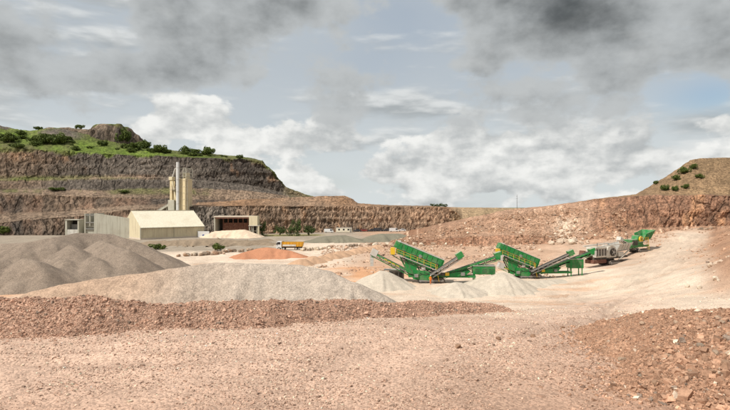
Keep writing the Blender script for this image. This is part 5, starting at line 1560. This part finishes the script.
# ------------------------------------------------------------------ cream shed
def shed():
    x0, y0, th, L_, h = -101.0, 225.0, R(42), 30.0, 13.0
    zb = gz(x0, y0)
    root = empty('storage_shed', (x0, y0, zb), th)        # local x along the front, y to the back
    tag(root, 'large cream sheet clad shed with broad pale pitched roof', 'shed')
    ze = -2.2 - zb; zr = 5.2 - zb; Wd = 2 * h
    MB().box(-0.15, L_ + 0.15, -0.15, Wd + 0.15, -0.6, 0.75).build('plinth', 'pale_wall', root)
    n = 10
    for k in range(n):
        a, b_ = k * L_ / n, (k + 1) * L_ / n
        mb = MB().box(a + 0.02, b_ - 0.02, 0.0, 0.08, 0.755, ze)
        for j in range(5):
            xx = a + (j + 0.5) * L_ / n / 5
            mb.box(xx - 0.09, xx + 0.09, -0.06, -0.001, 0.76, ze - 0.02)
        mb.build('wall_panel', 'cream_sheet', root)
        sl = Vector((0, h, zr - ze)).normalized()
        for s in (0, 1):
            A = Vector((a + 0.01, -0.5 if s == 0 else Wd + 0.5, ze - 0.5 * (zr - ze) / h)); B = Vector((a + 0.01, h, zr))
            dx = Vector((L_ / n - 0.02, 0, 0)); tn = Vector((0, 0, 0.12))
            mb = MB().add([A, A + dx, B + dx, B, A + tn, A + dx + tn, B + dx + tn, B + tn], [(3, 2, 1, 0), (4, 5, 6, 7), (0, 1, 5, 4), (1, 2, 6, 5), (2, 3, 7, 6), (3, 0, 4, 7)])
            for j in range(4):
                q = Vector(((j + 0.5) * L_ / n / 4, 0, 0.15))
                mb.bar(A + q, B + q, 0.14, 0.06)
            mb.build('roof_sheet', 'roof_sheet', root)
    for xx, s in ((0.0, -1), (L_, 1)):
        for k in range(8):
            ya, yb = k * Wd / 8, (k + 1) * Wd / 8
            zf = lambda y: ze + (zr - ze) * (1 - abs(y - h) / h) - 0.02
            mb = MB()
            t0, t1 = (xx - 0.08, xx) if s < 0 else (xx, xx + 0.08)
            pts = [(ya + 0.02, 0.755), (yb - 0.02, 0.755), (yb - 0.02, zf(yb)), (ya + 0.02, zf(ya))]
            mb.add([(t0, p[0], p[1]) for p in pts] + [(t1, p[0], p[1]) for p in pts], [(0, 1, 2, 3), (7, 6, 5, 4), (0, 4, 5, 1), (1, 5, 6, 2), (2, 6, 7, 3), (3, 7, 4, 0)])
            mb.build('gable_panel', 'cream_sheet', root)
    MB().box(0, L_, Wd - 0.08, Wd, 0.755, ze).build('back_wall', 'cream_sheet', root)
    MB().bar((-0.1, h, zr + 0.2), (L_ + 0.1, h, zr + 0.2), 0.7, 0.12).build('ridge_cap', 'roof_sheet', root)
    MB().bar((-0.1, -0.62, ze - 0.32), (L_ + 0.1, -0.62, ze - 0.32), 0.2, 0.2).build('gutter', 'concrete', root)
    for xx in (0.1, L_ * 0.5, L_ - 0.1): MB().tube((xx, -0.2, 0.4), (xx, -0.2, ze - 0.3), 0.08, 8).build('downpipe', 'concrete', root)
    MB().box(-0.2, 0.16, -0.1, 0.16, 0.76, ze - 0.1).build('corner_trim', 'concrete', root)


shed()


# ------------------------------------------------------------------ silo plant
def silo():
    d = 262.0
    u = d / FPX
    px0 = 177.0
    root = empty('silo_tower', on_ground(px0, d), R(-14))
    tag(root, 'tall cream silo tower with white stack behind the shed', 'silo tower')
    Z = lambda py: (CAM_H - d * (py - HOR) / FPX) - root.location.z
    X = lambda px: (px - px0) * u
    zt = Z(178.5)
    s = MB().box(X(176), X(187), 0, 6, 1.5, zt).build('silo', 'silo_sheet', root, bevel=0.25)
    for k in range(9):
        z = 2 + k * (zt - 2) / 8.3
        MB().box(X(176) - 0.12, X(187) + 0.12, -0.12, 6.12, z, z + 0.22).build('hoop', 'cream_sheet', s)
    for x in (X(176) + 0.3, X(181.5), X(187) - 0.3): MB().bar((x, -0.15, 1.5), (x, -0.15, zt), 0.22, 0.18).build('stiffener', 'cream_sheet', s)
    for x in (X(176.5), X(186.5)):
        for y in (0.5, 5.5): MB().bar((x, y, -0.5), (x, y, 1.6), 0.4, 0.4).build('leg', 'concrete', root)
    mb = MB()
    for x in (X(176), X(180), X(184), X(187)):
        for y in (0, 6): mb.bar((x, y, zt), (x, y, zt + 5.4), 0.18, 0.18)
    for z in (zt + 1.1, zt + 2.8, zt + 5.4):
        for y in (0, 6): mb.bar((X(176), y, z), (X(187), y, z), 0.16, 0.16)
        for x in (X(176), X(187)): mb.bar((x, 0, z), (x, 6, z), 0.16, 0.16)
    mb.bar((X(176), 0, zt + 1.1), (X(180), 0, zt + 5.4), 0.12, 0.12).bar((X(187), 0, zt + 1.1), (X(184), 0, zt + 5.4), 0.12, 0.12)
    mb.build('top_frame', 'concrete', root)
    MB().box(X(181.5), X(186), 1.5, 4.5, zt, zt + 3.2).build('filter_housing', 'cream_sheet', root, bevel=0.1)
    st = MB().tube((X(179.6), -1.3, 0), (X(179.6), -1.3, Z(162.5)), 0.78, 18).build('stack', 'car_white', root, smooth=False)
    for py in (168, 180, 192, 204): MB().tube((X(179.6), -1.3, Z(py)), (X(179.6), -1.3, Z(py) + 0.2), 0.84, 18).build('stack_band', 'pale_steel', st)
    c = MB().box(X(167.3), X(170), 1, 2.8, 0, Z(178)).build('elevator', 'silo_sheet', root, bevel=0.06)
    MB().box(X(166.6), X(170.6), 0.6, 3.2, Z(180), Z(176.5)).build('elevator_head', 'cream_sheet', c, bevel=0.1)
    for k in range(8): MB().box(X(167.3) - 0.06, X(170) + 0.06, 0.94, 2.86, 3 + 3.2 * k, 3.15 + 3.2 * k).build('flange', 'cream_sheet', c)
    pts = [Vector((X(169.5), 1.8, Z(177)))] + [Vector((X(170 + 3.6 * t), 1.8, Z(176 - 8 * math.sin(t * math.pi / 2)))) for t in (0.25, 0.5, 0.75, 1.0)] + [Vector((X(177.5), 1.8, Z(169)))]
    MB().path(pts, 0.38, 8).build('duct', 'pale_steel', root)
    MB().bar((X(171.5), 0.2, Z(181)), (X(178.5), 0.2, Z(211)), 0.7, 0.6).build('feed_chute', 'cream_sheet', root)
    MB().bar((X(172), 1.6, Z(181)), (X(172), 1.6, 0), 0.5, 0.5).bar((X(174.4), 1.6, Z(183)), (X(174.4), 1.6, 0), 0.3, 0.3).build('column', 'silo_sheet', root)
    MB().box(X(168.5), X(175.5), -1.5, 2.5, -0.3, Z(200)).build('transfer_house', 'concrete', root, bevel=0.08)
    g = MB()
    A, B = Vector((X(146), 3, Z(214))), Vector((X(169), 3, Z(202)))
    g.bar(A, B, 1.6, 1.2)
    gl = g.build('conveyor_gallery', 'concrete', root)
    for t in (0.3, 0.65): q = A + (B - A) * t; MB().bar((q.x, 3, 0), q, 0.35, 0.35).build('trestle', 'concrete', root)
    MB().bar(A + Vector((0, -0.85, 0.62)), B + Vector((0, -0.85, 0.62)), 0.1, 0.1).build('cover_edge', 'pale_steel', gl)
    mb = MB()
    for z in (Z(190), Z(201)): mb.box(X(170), X(176), -0.8, 3.5, z, z + 0.12)
    mb.build('gantry', 'grey_steel', root)
    handrail(root, [(X(170), -0.8, Z(190) + 0.12), (X(176), -0.8, Z(190) + 0.12)], 1.1, 'pale_steel')
    MB().tube((X(187.7), 0.6, 0), (X(187.7), 0.6, zt), 0.16, 8).build('drain_pipe', 'concrete', root)


silo()


# ------------------------------------------------------------------ bays, bunker, covered stores
def bays():
    d = 236.0
    u = d / FPX
    root = empty('storage_bay', on_ground(95, d), R(2))
    tag(root, 'tall pale concrete storage bay with sloping top beside the shed', 'storage bay')
    Z = lambda py: (CAM_H - d * (py - HOR) / FPX) - root.location.z
    X = lambda px: (px - 95) * u
    n = 5
    for k in range(n):
        a, b_ = 95 + 36 * k / n, 95 + 36 * (k + 1) / n
        ta, tb = 213.3 + 5.2 * k / n, 213.3 + 5.2 * (k + 1) / n
        MB().prism([(X(a) + 0.015, -0.5), (X(b_) - 0.015, -0.5), (X(b_) - 0.015, Z(tb)), (X(a) + 0.015, Z(ta))], 0, 0.5).build('wall_panel', 'concrete', root)
    MB().box(X(85) - 0.2, X(85) + 0.35, 0, 9, -0.5, Z(213.6)).build('side_wall', 'concrete', root)
    MB().box(X(95) - 0.45, X(95) - 0.01, 0.02, 9, -0.5, Z(213.4)).build('side_wall', 'concrete', root)
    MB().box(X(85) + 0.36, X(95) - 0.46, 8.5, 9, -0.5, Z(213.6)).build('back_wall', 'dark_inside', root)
    MB().box(X(89.3), X(90.3), 0.1, 0.6, Z(226), Z(214)).build('post', 'concrete', root)
    for py, hh in ((222, 0.5), (228.3, 0.5), (214.6, 0.45)):
        MB().box(X(85) + 0.36, X(95) - 0.46, 0.05, 1.0, Z(py) - hh, Z(py)).build('cross_beam', 'grey_steel', root)
    MB().box(X(85) + 0.36, X(95) - 0.46, 0.6, 1.1, Z(236.5), Z(229.6)).build('front_wall', 'concrete', root)
    MB().box(X(85) + 0.36, X(95) - 0.46, 1.2, 1.6, Z(227.6), Z(223.4)).build('inner_panel', 'concrete', root)


def bunker():
    d = 236.0
    u = d / FPX
    root = empty('concrete_bunker', on_ground(72, d), R(-2))
    tag(root, 'small open fronted concrete bunker in front of the quarry face', 'bunker')
    Z = lambda py: (CAM_H - d * (py - HOR) / FPX) - root.location.z
    X = lambda px: (px - 72) * u
    MB().box(X(65), X(66.8), 0, 5, -0.4, Z(220.2)).build('side_wall', 'concrete', root)
    MB().box(X(77.6), X(79), 0, 5, -0.4, Z(220.2)).build('side_wall', 'concrete', root)
    MB().box(X(64.8), X(79.2), -0.2, 5.2, Z(220.2) + 0.003, Z(219.4)).build('roof', 'concrete', root)
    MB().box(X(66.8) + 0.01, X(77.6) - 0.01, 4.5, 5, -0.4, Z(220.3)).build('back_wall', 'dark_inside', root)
    MB().box(X(66.8) + 0.01, X(77.6) - 0.01, 0.1, 0.5, -0.4, Z(229.5)).build('front_wall', 'white_paint', root)
    MB().box(X(68), X(77), 2.5, 4, -0.2, Z(224.5)).build('stored_block', 'grey_steel', root)


def stores():
    d = 250.0
    u = d / FPX
    root = empty('covered_store', on_ground(232, d), 0)
    tag(root, 'long low covered store with dark open bays under the far wall', 'store building')
    Z = lambda py: (CAM_H - d * (py - HOR) / FPX) - root.location.z
    X = lambda px: (px - 232) * u
    MB().box(X(214), X(250.5), -0.5, 9, Z(217.2), Z(216)).build('roof', 'pale_wall', root)
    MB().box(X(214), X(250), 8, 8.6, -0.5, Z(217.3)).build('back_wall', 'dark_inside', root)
    MB().box(X(214), X(215.2), 0, 8, -0.5, Z(217.3)).build('side_wall', 'concrete', root)
    for k in range(6):
        px = 221 + k * 5
        MB().box(X(px) - 0.25, X(px) + 0.25, 4.0, 4.5, -0.5, Z(217.25)).build('column', 'rust_steel', root)
        MB().box(X(px) + 0.27, X(px + 5) - 0.27, 4.1, 4.4, -0.5, Z(223)).build('bay_wall', 'rust_steel', root)
    MB().box(X(215.3), X(249.8), -0.3, 0.1, Z(218.6), Z(217.25)).build('fascia', 'rust_steel', root)
    MB().box(X(203), X(214), -8, -7.4, -0.5, Z(230.5)).build('low_wall', 'car_white', root)
    MB().box(X(207.6), X(209.4), -8.06, -8.003, Z(235.6), Z(233.6)).build('sign_plate', 'blue_sign', root)
    t = empty('loading_tower', on_ground(255, 246), 0)
    tag(t, 'cream loading tower with dark doorway beside the covered store', 'loading tower')
    d2 = 246.0; u2 = d2 / FPX
    Z2 = lambda py: (CAM_H - d2 * (py - HOR) / FPX) - t.location.z
    X2 = lambda px: (px - 255) * u2
    MB().box(X2(249), X2(257.5), 0, 5, Z2(226), Z2(216)).build('upper_box', 'cream_sheet', t, bevel=0.05)
    for px in (249, 252.6, 256.6):
        MB().box(X2(px), X2(px) + 0.4, 0, 0.4, -0.5, Z2(226.02)).build('column', 'concrete', t)
        MB().box(X2(px), X2(px) + 0.4, 4.6, 5, -0.5, Z2(226.02)).build('column', 'concrete', t)
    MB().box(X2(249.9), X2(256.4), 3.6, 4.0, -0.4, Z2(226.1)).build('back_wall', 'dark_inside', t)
    MB().box(X2(249.9), X2(256.4), 1.0, 1.3, Z2(231.4), Z2(230.6)).build('cross_beam', 'concrete', t)
    MB().box(X2(258), X2(259.3), -0.5, 0.4, -0.5, Z2(226)).build('corner_post', 'cream_sheet', t)
    MB().box(X2(248.6), X2(259.6), -0.6, 5.2, Z2(226) + 0.004, Z2(225.5)).build('canopy', 'pale_steel', t)


bays(); bunker(); stores()
heap('sand_stockpile', 'pale sand heap spilling out of the covered store', 'sand heap', [seg((216, 231, 244), (245, 229.5, 244), 0.42), seg((207, 235, 240), (216, 231, 244), 0.42), seg((240, 232, 240), (247, 233, 240), 0.42)], 'fine_heap', lin(212, 190, 166), 0.5, rough=0.2)

# thin mast beyond the rubble slope
m_ = P(517, 209.0, 400)
o = empty('radio_mast', (m_[0], m_[1], m_[2] - 1.5))
tag(o, 'thin radio mast standing beyond the rubble slope', 'mast')
MB().tube((0, 0, -2), (0, 0, 13), 0.22, 8, 0.10).build('pole', 'dark_steel', o)
MB().bar((-0.9, 0, 10), (0.9, 0, 10), 0.1, 0.1).bar((-0.6, 0, 11.5), (0.6, 0, 11.5), 0.1, 0.1).build('cross_arm', 'dark_steel', o)
